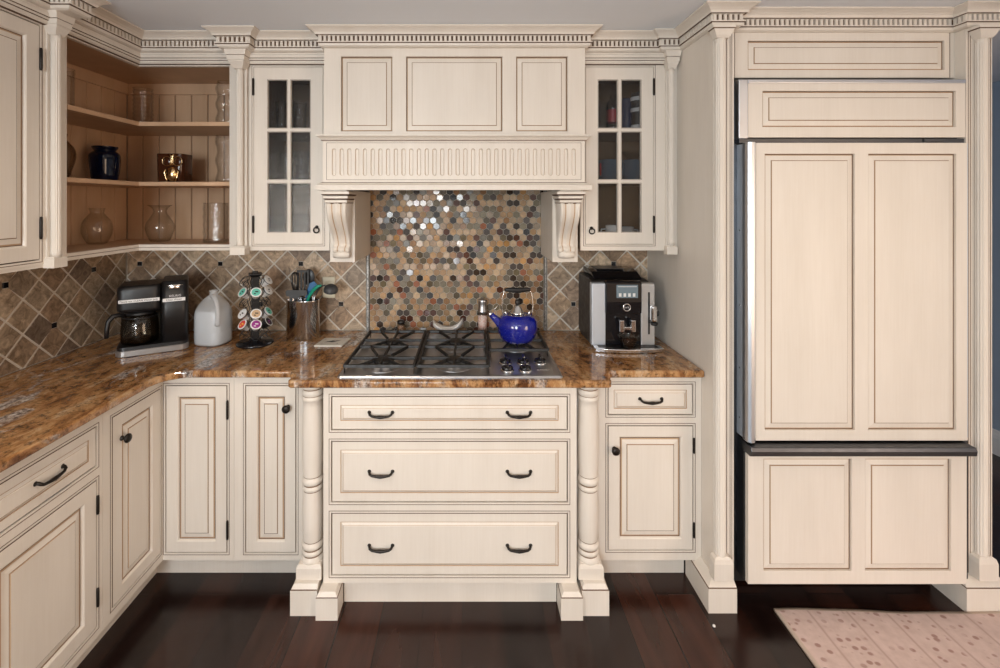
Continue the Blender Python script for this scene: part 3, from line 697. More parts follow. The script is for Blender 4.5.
# ================================================================== glass-door cabinets
def glass_cab(label, x0, x1, dx0, dx1, hinge_left, gx, carc):
    r = thing('glass_cabinet', label, 'cabinet', ((x0+x1)/2, 2.34, 1.387))
    mb = MB(); frame_with_bead(mb, fu, x0, x1, 1.387, 2.31, [(dx0, dx1, 1.4155, 2.250)])
    a, b = carc
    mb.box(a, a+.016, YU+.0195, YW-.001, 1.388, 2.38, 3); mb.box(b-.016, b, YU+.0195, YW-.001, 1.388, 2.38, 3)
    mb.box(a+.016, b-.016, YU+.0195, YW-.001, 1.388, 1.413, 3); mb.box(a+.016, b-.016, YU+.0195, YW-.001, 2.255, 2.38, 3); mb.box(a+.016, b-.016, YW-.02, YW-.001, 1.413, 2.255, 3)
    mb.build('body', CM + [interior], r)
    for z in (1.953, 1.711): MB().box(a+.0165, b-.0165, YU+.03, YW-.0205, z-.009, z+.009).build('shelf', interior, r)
    g = .0022; gz = (1.474, 2.187); mb = MB(); hs = []
    w = .010; cx = (gx[0]+gx[1])/2; zz = [gz[0], 1.7115, 1.953, gz[1]]
    for i in range(3):
        for xa, xb in ((gx[0], cx-w), (cx+w, gx[1])):
            hs.append((xa, xb, zz[i] + (w if i else 0), zz[i+1] - (w if i < 2 else 0)))
    solid_frame(mb, fu, dx0+g, dx1-g, 1.4155+g, 2.25-g, hs, .018, 0)
    for h in hs: line_ring(mb, fu, h[0]-.003, h[1]+.003, h[2]-.003, h[3]+.003, .0014, .0004, 1)
    d = mb.build('door', CM, r)
    for h in hs: MB().fbox(fu, h[0]-.002, h[1]+.002, h[2]-.002, h[3]+.002, -.012, -.008).build('pane', seedy, d)
    hx = dx0 if hinge_left else dx1
    for z in (1.51, 2.155): hinge(fu, hx, z, r, .07)
    ring_pull(fu, (dx1-.030) if hinge_left else (dx0+.030), 1.487 if hinge_left else 1.482, d)
    return r
glass_cab('cream glass-door cabinet left of the range hood', -1.0135, -.650, -1.007, -.680, True, (-.940, -.742), (-1.0135, -.652))
rg_ = glass_cab('cream glass-door cabinet right of the range hood', .529, .982, .550, .872, False, (.612, .812), (.531, .982))
pil_bits(rg_, .943, YU-.005, (0, -1), 0, k=.72, r_=.014)

# ================================================================== crown moulding
crL = [(-1.52, .95), (-1.52, 1.676), (-1.452, 1.676), (-1.452, 1.740), (-1.52, 1.740), (-1.52, 2.14), (-1.112, 2.14), (-1.112, 2.085), (-1.000, 2.085), (-1.000, 2.14), (-.655, 2.14)]
crR = [(.535, 2.14), (.895, 2.14), (.895, 2.118), (.982, 2.118), (.982, 1.837), (1.070, 1.837), (1.070, 1.89), (1.988, 1.89), (1.988, 1.837), (2.11, 1.837), (2.11, 2.5)]
def crown(label, path, fpath):
    mb = MB(); sweep(mb, path, CROWN, CROWN_M)
    root = thing('crown_molding', label, 'molding', (path[0][0], path[0][1], 2.31)); mb.build('cornice', CM, root)
    mb = MB(); dentils(mb, path); mb.build('dentil_strip', CM, root, weld=False)
    if fpath: mb = MB(); sweep(mb, fpath, FRIEZE, FRIEZE_M); mb.build('frieze_molding', CM, root)
crown('cream dentil crown molding above the left cabinets and open corner shelves', crL, [(-1.525, .95), (-1.525, 2.145), (-.655, 2.145)])
crown('cream dentil crown molding from right glass cabinet to refrigerator surround', crR, [(.535, 2.145), (.980, 2.145)])

# ================================================================== range hood
r = thing('range_hood', 'cream wooden range hood with three panels, fluted band and scroll brackets', 'range hood', (-.06, 2.3, 1.33))
fh = FB(2.08); mb = MB(); hz = (1.933, 2.272); ho = [(-.574, -.341, *hz), (-.280, .156, *hz), (.217, .450, *hz)]
solid_frame(mb, fh, -.6495, .5285, 1.895, 2.312, ho, .019)
for h in ho: inset_panel(mb, fh, *h)
mb.box(-.6495, .5285, 2.0995, YW-.001, 1.895, 2.385, 0); mb.build('panelled_body', CM, r)
mb = MB(); sweep(mb, [(-.6495, 2.30), (-.6495, 2.071), (.5285, 2.071), (.5285, 2.30)], CROWN, CROWN_M); cc = mb.build('crown', CM, r)
mb = MB(); dentils(mb, [(-.6495, 2.11), (-.6495, 2.071), (.5285, 2.071), (.5285, 2.11)]); mb.build('dentil_strip', CM, cc, weld=False)
YF = 2.04; bx0, bx1 = -.6425, .517
mb = MB(); sweep(mb, [(bx0, 2.16), (bx0, YF), (bx1, YF), (bx1, 2.16)], [(-.03, 1.912), (.026, 1.912), (.026, 1.904), (.020, 1.902), (.012, 1.896), (.006, 1.888), (.006, 1.885), (.001, 1.883), (-.03, 1.883)], [0, 0, 0, 0, 0, 1, 0, 0])
sweep(mb, [(bx0, 2.16), (bx0, YF), (bx1, YF), (bx1, 2.16)], [(-.03, 1.706), (.002, 1.706), (.002, 1.702), (.010, 1.699), (.016, 1.694), (.026, 1.688), (.026, 1.667), (-.03, 1.667)], [0, 0, 1, 0, 0, 0, 0])
mb.box(bx0+.006, bx1-.006, YF+.006, 2.0795, 1.668, 1.911); mb.build('ledge_molding', CM, r)
# fluted band
ff = FB(YF); mb = MB(); v0, v1 = 1.706, 1.883; fa, fb_ = bx0+.032, bx1-.032; nf = 32; p = (fb_-fa)/nf; w = .0088; a0, a1 = 1.731, 1.851
for xa, xb in ((bx0, fa), (fb_, bx1)): mb.fbox(ff, xa, xb, v0, v1, -.02, 0)
for i in range(nf):
    c = fa + p*(i+.5); K = 8
    arcT = [(-w*math.cos(PI*k/K), w*math.sin(PI*k/K)) for k in range(K+1)]
    out, inn = [], []
    for x_, y_ in arcT: inn.append((c+x_, a1-w+y_)); out.append((c + x_*p/2/w, v1))
    for x_, y_ in reversed(arcT): inn.append((c+x_, a0+w-y_)); out.append((c + x_*p/2/w, v0))
    n = len(inn)
    r0 = [ff(a, b, 0) for a, b in out]; r1 = [ff(a, b, 0) for a, b in inn]
    cen = lambda a, b, k: (c + (a-c)*k, (b - (a0+a1)/2)*(1-(1-k)*.12) + (a0+a1)/2)
    r2 = [ff(*cen(a, b, .86), -.002) for a, b in inn]; r3 = [ff(*cen(a, b, .55), -.0062) for a, b in inn]
    mb.rings([r0, r1, r2, r3], [0, 2, 0], False, False, True)
line_ring(mb, ff, bx0+.016, bx1-.016, 1.712, 1.877, .0016, .0005, 1)
mb.build('fluted_band', CM, r)
# cheeks and brackets
for side, (xa, xb) in ((-1, (-.6465, -.530)), (1, (.396, .5145))):
    mb = MB(); mb.box(xa, xb, YU-.004, YW-.0155, 1.333, 1.667); mb.build('side_cheek', cream, r, .0012)
for cx in (-.583, .453):
    mb = MB(); yb = YU-.004; hw = .044; n = 40; prof = []
    for k in range(n+1):                                  # front line of the scroll: top to bottom
        t = k/n; z = 1.612 - t*.232
        d = .095*(1-t)**1.0*1.0 + .030 + .018*math.sin(t*PI*2.0)
        if t > .86: d = .036 + .016*math.sin((t-.86)/.14*PI)
        prof.append((d, z))
    rows = []
    us = [-1, -.92, -.80, -.66, -.52, -.40, -.28, -.14, 0, .14, .28, .40, .52, .66, .80, .92, 1]
    def hh(u): 
        a = abs(u); return .009*(.5+.5*math.cos(2*PI*a*1.18)) if a < .86 else .009*(.5+.5*math.cos(2*PI*.86*1.18))*(1-(a-.86)/.3)
    for k, (d, z) in enumerate(prof):
        row = []; taper = 1 - .16*k/n
        row.append((cx - hw*taper, yb, z))
        for u in us: row.append((cx + u*hw*taper, yb - d - hh(u) + .006, z - .004*hh(u)/.009))
        row.append((cx + hw*taper, yb, z)); rows.append(row)
    nn = len(rows[0]); vs = [q for ro in rows for q in ro]; fs = [(i*nn+j, i*nn+j+1, (i+1)*nn+j+1, (i+1)*nn+j) for i in range(n) for j in range(nn-1)]; ms = [(2 if (j in (5, 12)) else 0) for i in range(n) for j in range(nn-1)]
    mb.add(vs, fs, ms, True); mb.add(rows[0], [tuple(range(nn))], 0); mb.add(rows[-1], [tuple(range(nn))], 0)
    mb.lathe((cx-hw*.86, yb-.030, 1.372), [(.001, 0), (.017, .002), (.019, hw*.86), (.017, hw*1.72-.002), (.001, hw*1.72)], 20, (1, 0, 0), 0)
    for zc_, wv, dp in ((1.651, .062, .145), (1.632, .054, .135), (1.614, .048, .127)):
        mb.rings([[(cx-wv+a, yb, z), (cx+wv-a, yb, z), (cx+wv-a, yb-dp+a, z), (cx-wv+a, yb-dp+a, z)] for a, z in ((.006, zc_-.0075), (0, zc_-.002), (0, zc_+.0085), (.004, zc_+.0105))], [1, 0, 0], False)
    mb.fbox(FB(yb), cx-.047, cx+.047, 1.655, 1.6665, 0, .125)
    mb.build('scroll_bracket', CM, r)
mb = MB(); mb.box(-.529, .395, 2.062, 2.506, 1.690, 1.70); mb.build('filter_panel', steel, r)
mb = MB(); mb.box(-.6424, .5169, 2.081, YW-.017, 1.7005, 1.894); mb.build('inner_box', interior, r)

# ================================================================== refrigerator surround
r = thing('refrigerator_surround', 'tall cream cabinet surround with fluted pilasters framing the refrigerator', 'cabinet', (1.54, 2.2, 0))
mb = MB(); mb.box(.983, 1.065, 1.853, YW-.001, 0, 2.385); mb.build('side_panel', CM, r, .001)
mb = MB(); mb.box(1.995, 2.10, 1.853, YW-.001, 0, 2.385); mb.build('side_panel', CM, r, .001)
mb = MB(); ft = FB(1.89); solid_frame(mb, ft, 1.0655, 1.9945, 2.124, 2.312, [(1.147, 1.955, 2.155, 2.276)]); inset_panel(mb, ft, 1.147, 1.955, 2.155, 2.276, .010)
mb.fbox(ft, 1.092, 1.094, 2.124, 2.312, -.001, .0006, 1); mb.fbox(ft, 1.974, 1.976, 2.124, 2.312, -.001, .0006, 1)
mb.box(1.0655, 1.9945, 1.9095, YW-.001, 2.124, 2.385); mb.build('top_panel', CM, r)
for cx, xa, xb, pa, pb in ((1.005, .983, 1.065, .9435, 1.0555), (2.045, 1.995, 2.10, 1.957, 2.145)):
    mb = MB(); mb.fbox(FB(1.853), xa, xb, .10, 2.309, 0, .006)
    for u in (xa+.045, xa+.052, xa+.066, xa+.073) if cx < 1.5 else (xa+.008, xa+.016, xb-.024, xb-.016, xb-.008): mb.fbox(FB(1.847), u, u+.0015, .13, 2.30, -.001, .0012, 1)
    mb.build('pilaster_face', CM, r)
    column(r, cx, 1.838, .021, .20, 2.275, None)
    mb = MB()
    def sq(a, b, z): return [(cx-a, 1.8468, z), (cx+a, 1.8468, z), (cx+a, 1.835-b, z), (cx-a, 1.835-b, z)]
    mb.rings([sq(.024, .018, 2.262), sq(.030, .024, 2.272), sq(.040, .031, 2.294), sq(.044, .033, 2.298), sq(.044, .033, 2.3085)], [0, 0, 1, 0], False); mb.build('capital', CM, r)
    mb = MB(); mb.rings([sq(.038, .026, .125), sq(.038, .026, .190), sq(.034, .022, .207), sq(.024, .016, .214)], 0, False); mb.build('foot_block', CM, r)
    # plinth with sloping top wrapping the side
    ye = 1.8085; mb = MB()
    if cx < 1.5:
        mb.rings([[(pa+a, ye+a, z), (pb, ye+a, z), (pb, 2.0, z), (pa+a, 2.0 if True else 0, z)] for a, z in ((0, 0), (0, .096), (.003, .099), (.034, .124))], [0, 1, 0], False)
    else:
        mb.rings([[(pa+a*.6, ye+a, z), (pb-a, ye+a, z), (pb-a, 2.5, z), (pa+a*.6, 2.5, z)] for a, z in ((0, 0), (0, .096), (.003, .099), (.034, .124))], [0, 1, 0], False)
    mb.build('plinth', CM, r)

# ================================================================== refrigerator
r = thing('refrigerator', 'built-in panelled refrigerator with bottom freezer drawer and metal handles', 'refrigerator', (1.53, 2.15, 0))
mb = MB(); mb.box(1.072, 1.988, 1.875, 2.50, .10, 2.10); mb.box(1.10, 1.96, 1.95, 2.48, .012, .10); mb.build('steel_case', darksteel, r)
def twin(mb, fr, u0, u1, v0, v1, stl, rail_t, rail_b, mid):
    c = (u0+u1)/2 + .004; hs = [(u0+stl, c-mid/2, v0+rail_b, v1-rail_t), (c+mid/2, u1-stl, v0+rail_b, v1-rail_t)]
    solid_frame(mb, fr, u0, u1, v0, v1, hs, .019)
    for h in hs: inset_panel(mb, fr, *h, .010)
fg = FB(1.84); mb = MB(); h = (1.175, 1.948, 1.913, 2.058); solid_frame(mb, fg, 1.118, 1.985, 1.872, 2.088, [h]); inset_panel(mb, fg, *h, .010)
g = mb.build('grille_panel', CM, r); mb = MB(); mb.fbox(fg, 1.080, 1.117, 1.868, 2.103, -.034, .002); mb.fbox(fg, 1.1175, 1.987, 2.0885, 2.103, -.034, .002); mb.build('steel_trim', steelv, g, .002)
mb = MB(); mb.fbox(fg, 1.085, 1.985, 1.850, 1.8675, -.034, -.004); mb.fbox(fg, 1.82, 1.90, 1.853, 1.866, -.004, .002); mb.build('hinge_bar', darksteel, r, .001)
fd = FB(1.81); mb = MB(); twin(mb, fd, 1.123, 1.960, .6775, 1.846, .042, .042, .040, .052); dr = mb.build('door', CM, r)
MB().fbox(fd, 1.092, 1.984, .679, 1.845, -.064, -.0195).build('door_core', silver, dr)  # brightened by its colour in place of a reflection on the steel
mb = MB(); mb.prism([(1.090, -.02), (1.0885, .0), (1.092, .012), (1.102, .018), (1.114, .018), (1.1225, .010), (1.1225, -.02)], .6765, 1.847, lambda p, q, a: fd(p, a, q)); mb.build('handle', steelv, dr)
mb = MB(); twin(mb, fd, 1.100, 1.958, .114, .634, .060, .028, .050, .052); dr = mb.build('freezer_drawer', CM, r)
MB().fbox(fd, 1.094, 1.984, .118, .668, -.064, -.0195).build('drawer_core', darksteel, dr)
mb = MB(); mb.prism([(-.019, .632), (.030, .632), (.040, .637), (.042, .655), (.036, .668), (-.019, .671)], 1.088, 1.956, lambda p, q, a: (a, 1.81-p, q)); mb.build('handle', darksteel, dr, .002)
MB().box(1.150, 1.158, 1.800, 1.801, .1, .1005).build('screw', darksteel, r) if False else None
# loose black gasket strips on the door's edge
for z in (.75, .95, 1.2, 1.5): MB().lathe((1.0905, 1.850, z), [(.003, 0), (.003, .0015)], 10, (-1, 0, 0)).build('screw', chrome, dr)

# rug
mb = MB(); n = 40; ang = R(-1.2)
def rp(a, b, z): return (1.208 + a*math.cos(ang) + b*math.sin(-ang)*-1, 1.822 + a*math.sin(ang) - b*math.cos(ang), z)
Wd, Dp = 1.75, .80
def rc(a, b): return (a, b)
vs, fs, ms = [], [], []
aa = [0, .012] + [.012 + (Wd-.024)*k/n for k in range(1, n)] + [Wd-.012, Wd]; bb = [0, .012] + [.012 + (Dp-.024)*k/16 for k in range(1, 16)] + [Dp-.012, Dp]
rt = thing('rug', 'pink beige rug with small spots on the dark floor before the refrigerator', 'rug', rp(Wd/2, Dp/2, 0), ang, local=True)
for z in (0.0006, .008):
    for b in bb:
        for a in aa:
            zz = z + (.0012*math.sin(a*23+b*5)+.001*math.sin(b*31) + .001 if z > .001 else 0); vs.append((a-Wd/2, Dp/2-b + .004*math.sin(a*9), zz))
na, nb = len(aa), len(bb); o = na*nb
for k in (0, 1):
    for j in range(nb-1):
        for i in range(na-1): fs.append((k*o+j*na+i, k*o+j*na+i+1, k*o+(j+1)*na+i+1, k*o+(j+1)*na+i)); ms.append(1 if (i in (0, na-2) or j in (0, nb-2)) else 0)
for i in range(na-1): fs += [(i, i+1, o+i+1, o+i), ((nb-1)*na+i, (nb-1)*na+i+1, o+(nb-1)*na+i+1, o+(nb-1)*na+i)]; ms += [1, 1]
for j in range(nb-1): fs += [(j*na, (j+1)*na, o+(j+1)*na, o+j*na), (j*na+na-1, (j+1)*na+na-1, o+(j+1)*na+na-1, o+j*na+na-1)]; ms += [1, 1]
m_ = MB(); m_.add(vs, fs, ms, True); m_.build('woven_field', [rug_m, rugedge], rt)

# ================================================================== cooktop
ZK = .915
r = thing('cooktop', 'stainless steel five-burner gas cooktop with black iron grates', 'cooktop', (-.0715, 2.13, ZK))
def rrect(x0, x1, y0, y1, rad, n=5):
    p = []
    for cx, cy, a in ((x1-rad, y0+rad, -90), (x1-rad, y1-rad, 0), (x0+rad, y1-rad, 90), (x0+rad, y0+rad, 180)): p += arc(cx, cy, rad, a, a+90, n)
    return p
def plate(mb, x0, x1, y0, y1, rad, levels, m=0, smooth=False):
    return mb.rings([[(x, y, z) for x, y in rrect(x0+i, x1-i, y0+i, y1-i, max(rad-i, .001))] for i, z in levels], m, smooth)
CX0, CX1, CY0, CY1 = -.521, .378, 1.826, 2.425
mb = MB(); plate(mb, CX0, CX1, CY0, CY1, .014, [(0, .9152), (0, .918), (.003, .9225), (.008, .924), (.022, .9215), (.028, .920)]); mb.build('pan', steel, r)
burn = [(-.36, 2.215, .042), (-.36, 1.96, .050), (-.058, 2.215, .046), (-.058, 1.96, .042), (.225, 2.215, .048)]
for bx_, by_, br_ in burn:
    mb = MB(); mb.lathe((bx_, by_, .920), [(br_+.040, 0), (br_+.038, .002), (br_+.016, .003), (br_+.012, .012), (br_, .016), (br_-.004, .020)], 36); b_ = mb.build('burner', steel, r)
    MB().lathe((bx_, by_, .9402), [(br_-.006, 0), (br_-.002, .002), (br_-.002, .008), (br_-.010, .012), (.001, .0125)], 36).build('burner_cap', iron, b_)
def grate(x0, x1, y0, y1, cs):
    mb = MB(); t = .0058; za, zb = .945, .957
    def bar(xa, ya, xb, yb, w=t, z0=za, z1=zb, up=0):
        d = Vector((xb-xa, yb-ya)); d.normalize(); nx, ny = -d.y*w, d.x*w
        mb.rings([[(xa+nx, ya+ny, z0), (xa-nx, ya-ny, z0), (xa-nx*.7, ya-ny*.7, z1), (xa+nx*.7, ya+ny*.7, z1)], [(xb+nx, yb+ny, z0), (xb-nx, yb-ny, z0), (xb-nx*.7, yb-ny*.7, z1+up), (xb+nx*.7, yb+ny*.7, z1+up)]], 0, False)
    for a in ((x0, y0, x1, y0), (x0, y1, x1, y1), (x0, y0, x0, y1), (x1, y0, x1, y1)): bar(*a, .0075)
    if len(cs) == 2: bar(x0, (y0+y1)/2, x1, (y0+y1)/2, .0065)
    ym = (y0+y1)/2
    for cx, cy in cs:
        ya, yb = (y0, y1) if len(cs) == 1 else ((y0, ym) if cy < ym else (ym, y1))
        g = .022
        bar(x0, cy, cx-g, cy); bar(x1, cy, cx+g, cy); bar(cx, ya, cx, cy-g); bar(cx, yb, cx, cy+g)
        for sx_ in (-1, 1):
            xs = x0 if sx_ < 0 else x1
            for yy in (ya, yb): bar(xs + (-sx_)*.055, yy, cx + sx_*.03, cy + (.03 if yy > cy else -.03), .0048)
    for xx in (x0, x1):
        for yy in (y0, y1): bar(xx-.001, yy, xx+.001, yy, .009, .9215, .948)
    return mb.build('grate', iron, r, .0012)
grate(-.500, -.219, 1.865, 2.365, [(-.36, 2.215), (-.36, 1.96)]); grate(-.203, .084, 1.865, 2.365, [(-.058, 2.215), (-.058, 1.96)]); grate(.100, .358, 2.07, 2.365, [(.225, 2.215)])
for kx, ky in ((.160, 1.985), (.237, 1.985), (.311, 1.99), (.162, 1.900), (.236, 1.900)):
    mb = MB(); mb.lathe((kx, ky, .9205), [(.029, 0), (.029, .003), (.024, .006)], 28); k_ = mb.build('control_knob', chrome, r)
    mb = MB(); mb.lathe((kx, ky, .9267), [(.023, 0), (.025, .004), (.023, .010), (.014, .014), (.001, .015)], 28); mb.box(kx-.0045, kx+.0045, ky-.020, ky+.020, .938, .9535); mb.build('knob_grip', blackg, k_, .0015)
MB().box(.285, .335, 1.905, 1.913, .9195, .9208).build('badge', chrome, r)

# ---- kettle
kx, ky, kz = .235, 2.195, .9578
r = thing('kettle', 'speckled cobalt blue enamel kettle with black handle on the right grate', 'kettle', (kx, ky, kz), R(4), local=True); r.scale = (.84, .84, 1)
MB().lathe((0, 0, 0), [(.075, .0), (.088, .003), (.101, .022), (.111, .050), (.113, .072), (.108, .096), (.094, .114), (.070, .124), (.045, .127), (.044, .122), (.001, .122)], 48).build('body', enamel, r)
mb = MB(); mb.tube([(-.088, 0, .072), (-.108, 0, .088), (-.130, 0, .106), (-.152, 0, .124)], [.028, .021, .0165, .0135], 20); mb.build('spout', enamel, r)
mb = MB(); mb.lathe((-.1515, 0, .1235), [(.0145, 0), (.015, .004), (.014, .010), (.011, .013)], 18, (-.68, 0, .73)); mb.build('spout_cap', chrome, r)
mb = MB(); mb.lathe((0, 0, .1245), [(.040, 0), (.041, .006), (.034, .011), (.025, .028), (.016, .040), (.010, .044)], 32); l_ = mb.build('lid', chrome, r)
MB().lathe((0, 0, .1685), [(.010, 0), (.013, .006), (.013, .016), (.009, .024), (.001, .026)], 20).build('lid_knob', black, l_)
mb = MB()
for s_, e in ((-1, .072), (1, .072)):
    for w in (-.006, .006):
        mb.tube([(s_*.078, w, .116), (s_*.086, w, .135), (s_*.089, w, .165), (s_*.086, w, .200), (s_*.078, w, .226), (s_*.066, w*.6, .239)], .0018, 8)
    mb.tube([(s_*.062, 0, .120), (s_*.072, 0, .138)], .007, 10)
mb.tube([(-.138, .0, .122), (-.128, .0, .150), (-.112, 0, .166)], .002, 8)
mb.build('handle_wire', chrome, r)
mb = MB(); mb.tube([(-.074, 0, .238), (-.060, 0, .240), (-.03, 0, .238), (0, 0, .236), (.03, 0, .238), (.060, 0, .240), (.074, 0, .238)], [.008, .0095, .012, .013, .012, .0095, .008], 16); mb.build('handle', black, r)

# ---- things behind the cooktop
def at_floor(px, py, z=.915):
    Y = (H-z)*F/(py-VY); return X(px, Y), Y
gy = 2.462
gx = X(482.5, gy); r = thing('salt_grinder', 'clear salt grinder with pink salt and steel head behind the kettle', 'grinder', (gx, gy, ZK))
MB().lathe((gx, gy, ZK), [(.026, .0003), (.027, .004), (.0265, .10), (.024, .108), (.0225, .108), (.0245, .098), (.025, .006), (.001, .005)], 28).build('glass_jar', clear, r)
MB().lathe((gx, gy, ZK+.0065), [(.0243, 0), (.0243, .088), (.001, .090)], 28).build('salt_fill', salt, r)
MB().lathe((gx, gy, ZK+.1085), [(.0255, 0), (.0255, .012), (.023, .018), (.022, .052), (.0245, .062), (.0245, .070), (.016, .075), (.006, .076), (.006, .084), (.001, .085)], 28).build('steel_head', steel, r)
gx2 = X(401, gy); r = thing('pepper_shaker', 'short clear jar of peppercorns with black lid behind the left burners', 'shaker', (gx2, gy, ZK))
MB().lathe((gx2, gy, ZK), [(.020, .0003), (.021, .003), (.0205, .045), (.018, .050), (.017, .050), (.019, .043), (.019, .005), (.001, .004)], 24).build('glass_jar', clear, r)
MB().lathe((gx2, gy, ZK+.0055), [(.0185, 0), (.0185, .034), (.001, .035)], 24).build('pepper_fill', pepper, r)
MB().lathe((gx2, gy, ZK+.0505), [(.0205, 0), (.0205, .014), (.018, .018), (.001, .019)], 24).build('lid', black, r)
sx_ = X(448, 2.46); mb = MB(); vs, fs = [], []; nu, nv = 20, 8
def rest(u, v, o):   # curved boat-shaped rest
    w = .034*math.sqrt(max(0, 1-(u**4)))+.002; zz = .006 + .052*abs(u)**2.2*(.75+.25*(u > 0)) + .026*v*v
    return (sx_ + u*.080, 2.455 + v*w, ZK + zz + o)
for o in (-.0055, 0):
    for i in range(nu+1):
        for j in range(nv+1): vs.append(rest(-1+2*i/nu, -1+2*j/nv, o))
q = (nu+1)*(nv+1); ix = lambda i, j, k: k*q + i*(nv+1) + j
for k in (0, 1):
    for i in range(nu):
        for j in range(nv): fs.append((ix(i, j, k), ix(i+1, j, k), ix(i+1, j+1, k), ix(i, j+1, k)))
for i in range(nu): fs += [(ix(i, 0, 0), ix(i+1, 0, 0), ix(i+1, 0, 1), ix(i, 0, 1)), (ix(i, nv, 0), ix(i+1, nv, 0), ix(i+1, nv, 1), ix(i, nv, 1))]
for j in range(nv): fs += [(ix(0, j, 0), ix(0, j+1, 0), ix(0, j+1, 1), ix(0, j, 1)), (ix(nu, j, 0), ix(nu, j+1, 0), ix(nu, j+1, 1), ix(nu, j, 1))]
mb.add(vs, fs, 0, True); mb.lathe((sx_, 2.455, ZK+.0002), [(.02, 0), (.02, .002), (.012, .004)], 20)
tag(mb.build('spoon_rest', whitecer, loc=(sx_, 2.455, ZK)), 'curved white ceramic spoon rest behind the middle burners', 'spoon rest')

# ---- espresso machine
r = thing('espresso_machine', 'black and silver automatic espresso machine on the counter beside the tall panel', 'coffee machine', (.741, 2.35, ZK))
side = lambda p, q, a: (a, p, q)
mb = MB(); mb.prism([(2.225, .925), (2.505, .925), (2.505, 1.222), (2.49, 1.236), (2.30, 1.236), (2.225, 1.226)], .600, .882, side); mb.build('body', black, r, .005)
for a, b in ((.604, .640), (.842, .878)): MB().box(a, b, 2.25, 2.48, .9152, .9262).build('foot', black, r)
mb = MB(); mb.prism([(2.275, 1.2355), (2.505, 1.2355), (2.505, 1.268), (2.40, 1.270), (2.345, 1.262)], .625, .862, side); mb.build('bean_hopper_lid', blackg, r, .004)
mb = MB(); mb.prism([(2.37, 1.2702), (2.49, 1.2690), (2.49, 1.272), (2.37, 1.2732)], .665, .80, side); mb.build('lid_insert', darksteel, r)
for a, b in ((.590, .656), (.826, .890)):
    mb = MB(); mb.prism([(2.236, .930), (2.236, 1.228), (2.203, 1.228), (2.197, 1.222), (2.197, .936), (2.201, .930)], a, b, side); mb.build('front_pillar', silver if a < .7 else silverw, r, .003)  # same silver twice; left copy has the bluish reflection painted in
mb = MB(); mb.prism([(2.2245, 1.085), (2.2245, 1.238), (2.196, 1.238), (2.1865, 1.229), (2.1855, 1.14), (2.188, 1.085)], .657, .825, side); hd = mb.build('control_head', blackg, r, .003)
fe = lambda u, v, d: (u, 2.1856-d + max(0, v-1.14)*.011, v)
scr = plain('display_screen', (.05, .07, .08), .12); setp(scr.node_tree.nodes['Principled BSDF'], emit=(.30, .38, .42), es=.32)
MB().fbox(fe, .704, .806, 1.160, 1.222, -.001, .0012).build('display_screen', scr, hd)
mb = MB()
for i in range(4): c = .715 + i*.022; mb.fbox(fe, c, c+.012, 1.166, 1.182, .0012, .002)
mb.fbox(fe, .710, .800, 1.212, 1.2145, .0012, .002); mb.build('display_icons', label_m, hd)
mb = MB(); mb.torus((.752, 2.1825, 1.115), .0165, .0026, (0, 1, 0), 28, 8); mb.build('logo_ring', chrome, hd)
def text(name, s, size, loc, rot, m, parent, ext=.0003, sxx=1):
    c = bpy.data.curves.new(name, 'FONT'); c.body = s; c.size = size; c.align_x = 'CENTER'; c.align_y = 'CENTER'; c.extrude = ext; c.materials.append(m)
    tmp = bpy.data.objects.new(name+'_curve', c); COL.objects.link(tmp); bpy.context.view_layer.update()
    me = bpy.data.meshes.new_from_object(tmp.evaluated_get(bpy.context.evaluated_depsgraph_get())); bpy.data.objects.remove(tmp)
    me.name = name; o = bpy.data.objects.new(name, me); COL.objects.link(o); o.parent = parent
    if not me.materials: me.materials.append(m)
    rt = parent if parent.parent is None else parent.parent
    o.location = Vector(loc) - (Vector((0, 0, 0)) if rt.get('_local') else rt.location); o.rotation_euler = rot; o.scale = (sxx, 1, 1); return o
text('logo_lettering', 'jura', .014, (.752, 2.1850, 1.1155), (R(90), 0, 0), silverink, hd)
MB().box(.657, .825, 2.2055, 2.2245, .930, 1.0845).build('brew_recess', blackg, r)
mb = MB()
for c in (.724, .778): mb.prism([(c-.011, 0), (c+.011, 0), (c+.011, .018), (c-.011, .018)], 1.003, 1.058, lambda p, q, a: (p, 2.165+q, a))
mb.box(.7355, .7665, 2.168, 2.204, 1.012, 1.026); mb.build('coffee_spout', chrome, r, .003)
mb = MB(); tr = [(-.157, 2.196), (-.160, 2.150)] + [(-.160+.02*k, 2.122+.024*(abs(-.160+.02*k)/.16)**2) for k in range(17)] + [(.160, 2.150), (.157, 2.196)]
mb.prism([(.752+a, b) for a, b in tr], .9165, .9340, lambda p, q, a: (p, q, a)); dt = mb.build('drip_tray', chrome, r, .003)
mb = MB(); mb.prism([(.752+a*.88, 2.196-(2.196-b)*.75) for a, b in tr], .9341, .9346, lambda p, q, a: (p, q, a)); mb.build('tray_grid', black, dt)
mb = MB(); mb.box(.858, .8655, 2.194, 2.1965, .985, 1.185); mb.build('milk_slot', black, r)
mb = MB(); mb.box(.862, .889, 2.160, 2.1935, 1.05, 1.125); kb = mb.build('milk_frother', chrome, r, .008); mb = MB(); mb.lathe((.878, 2.175, 1.034), [(.001, -.001), (.014, 0), (.017, .005), (.017, .012), (.010, .0145)], 20); mb.lathe((.889, 2.175, 1.09), [(.014, .001), (.014, .007), (.012, .009)], 20, (1, 0, 0)); mb.build('frother_dial', black, kb)
cx_, cy_ = .748, 2.155
r = thing('glass_cup', 'small clear glass cup with a little brown coffee on the espresso tray', 'cup', (cx_, cy_, .9348))
MB().lathe((cx_, cy_, .9348), [(.028, 0), (.031, .002), (.040, .025), (.048, .052), (.051, .066), (.049, .066), (.046, .051), (.0375, .025), (.028, .005), (.001, .004)], 36).build('cup_glass', clear, r)
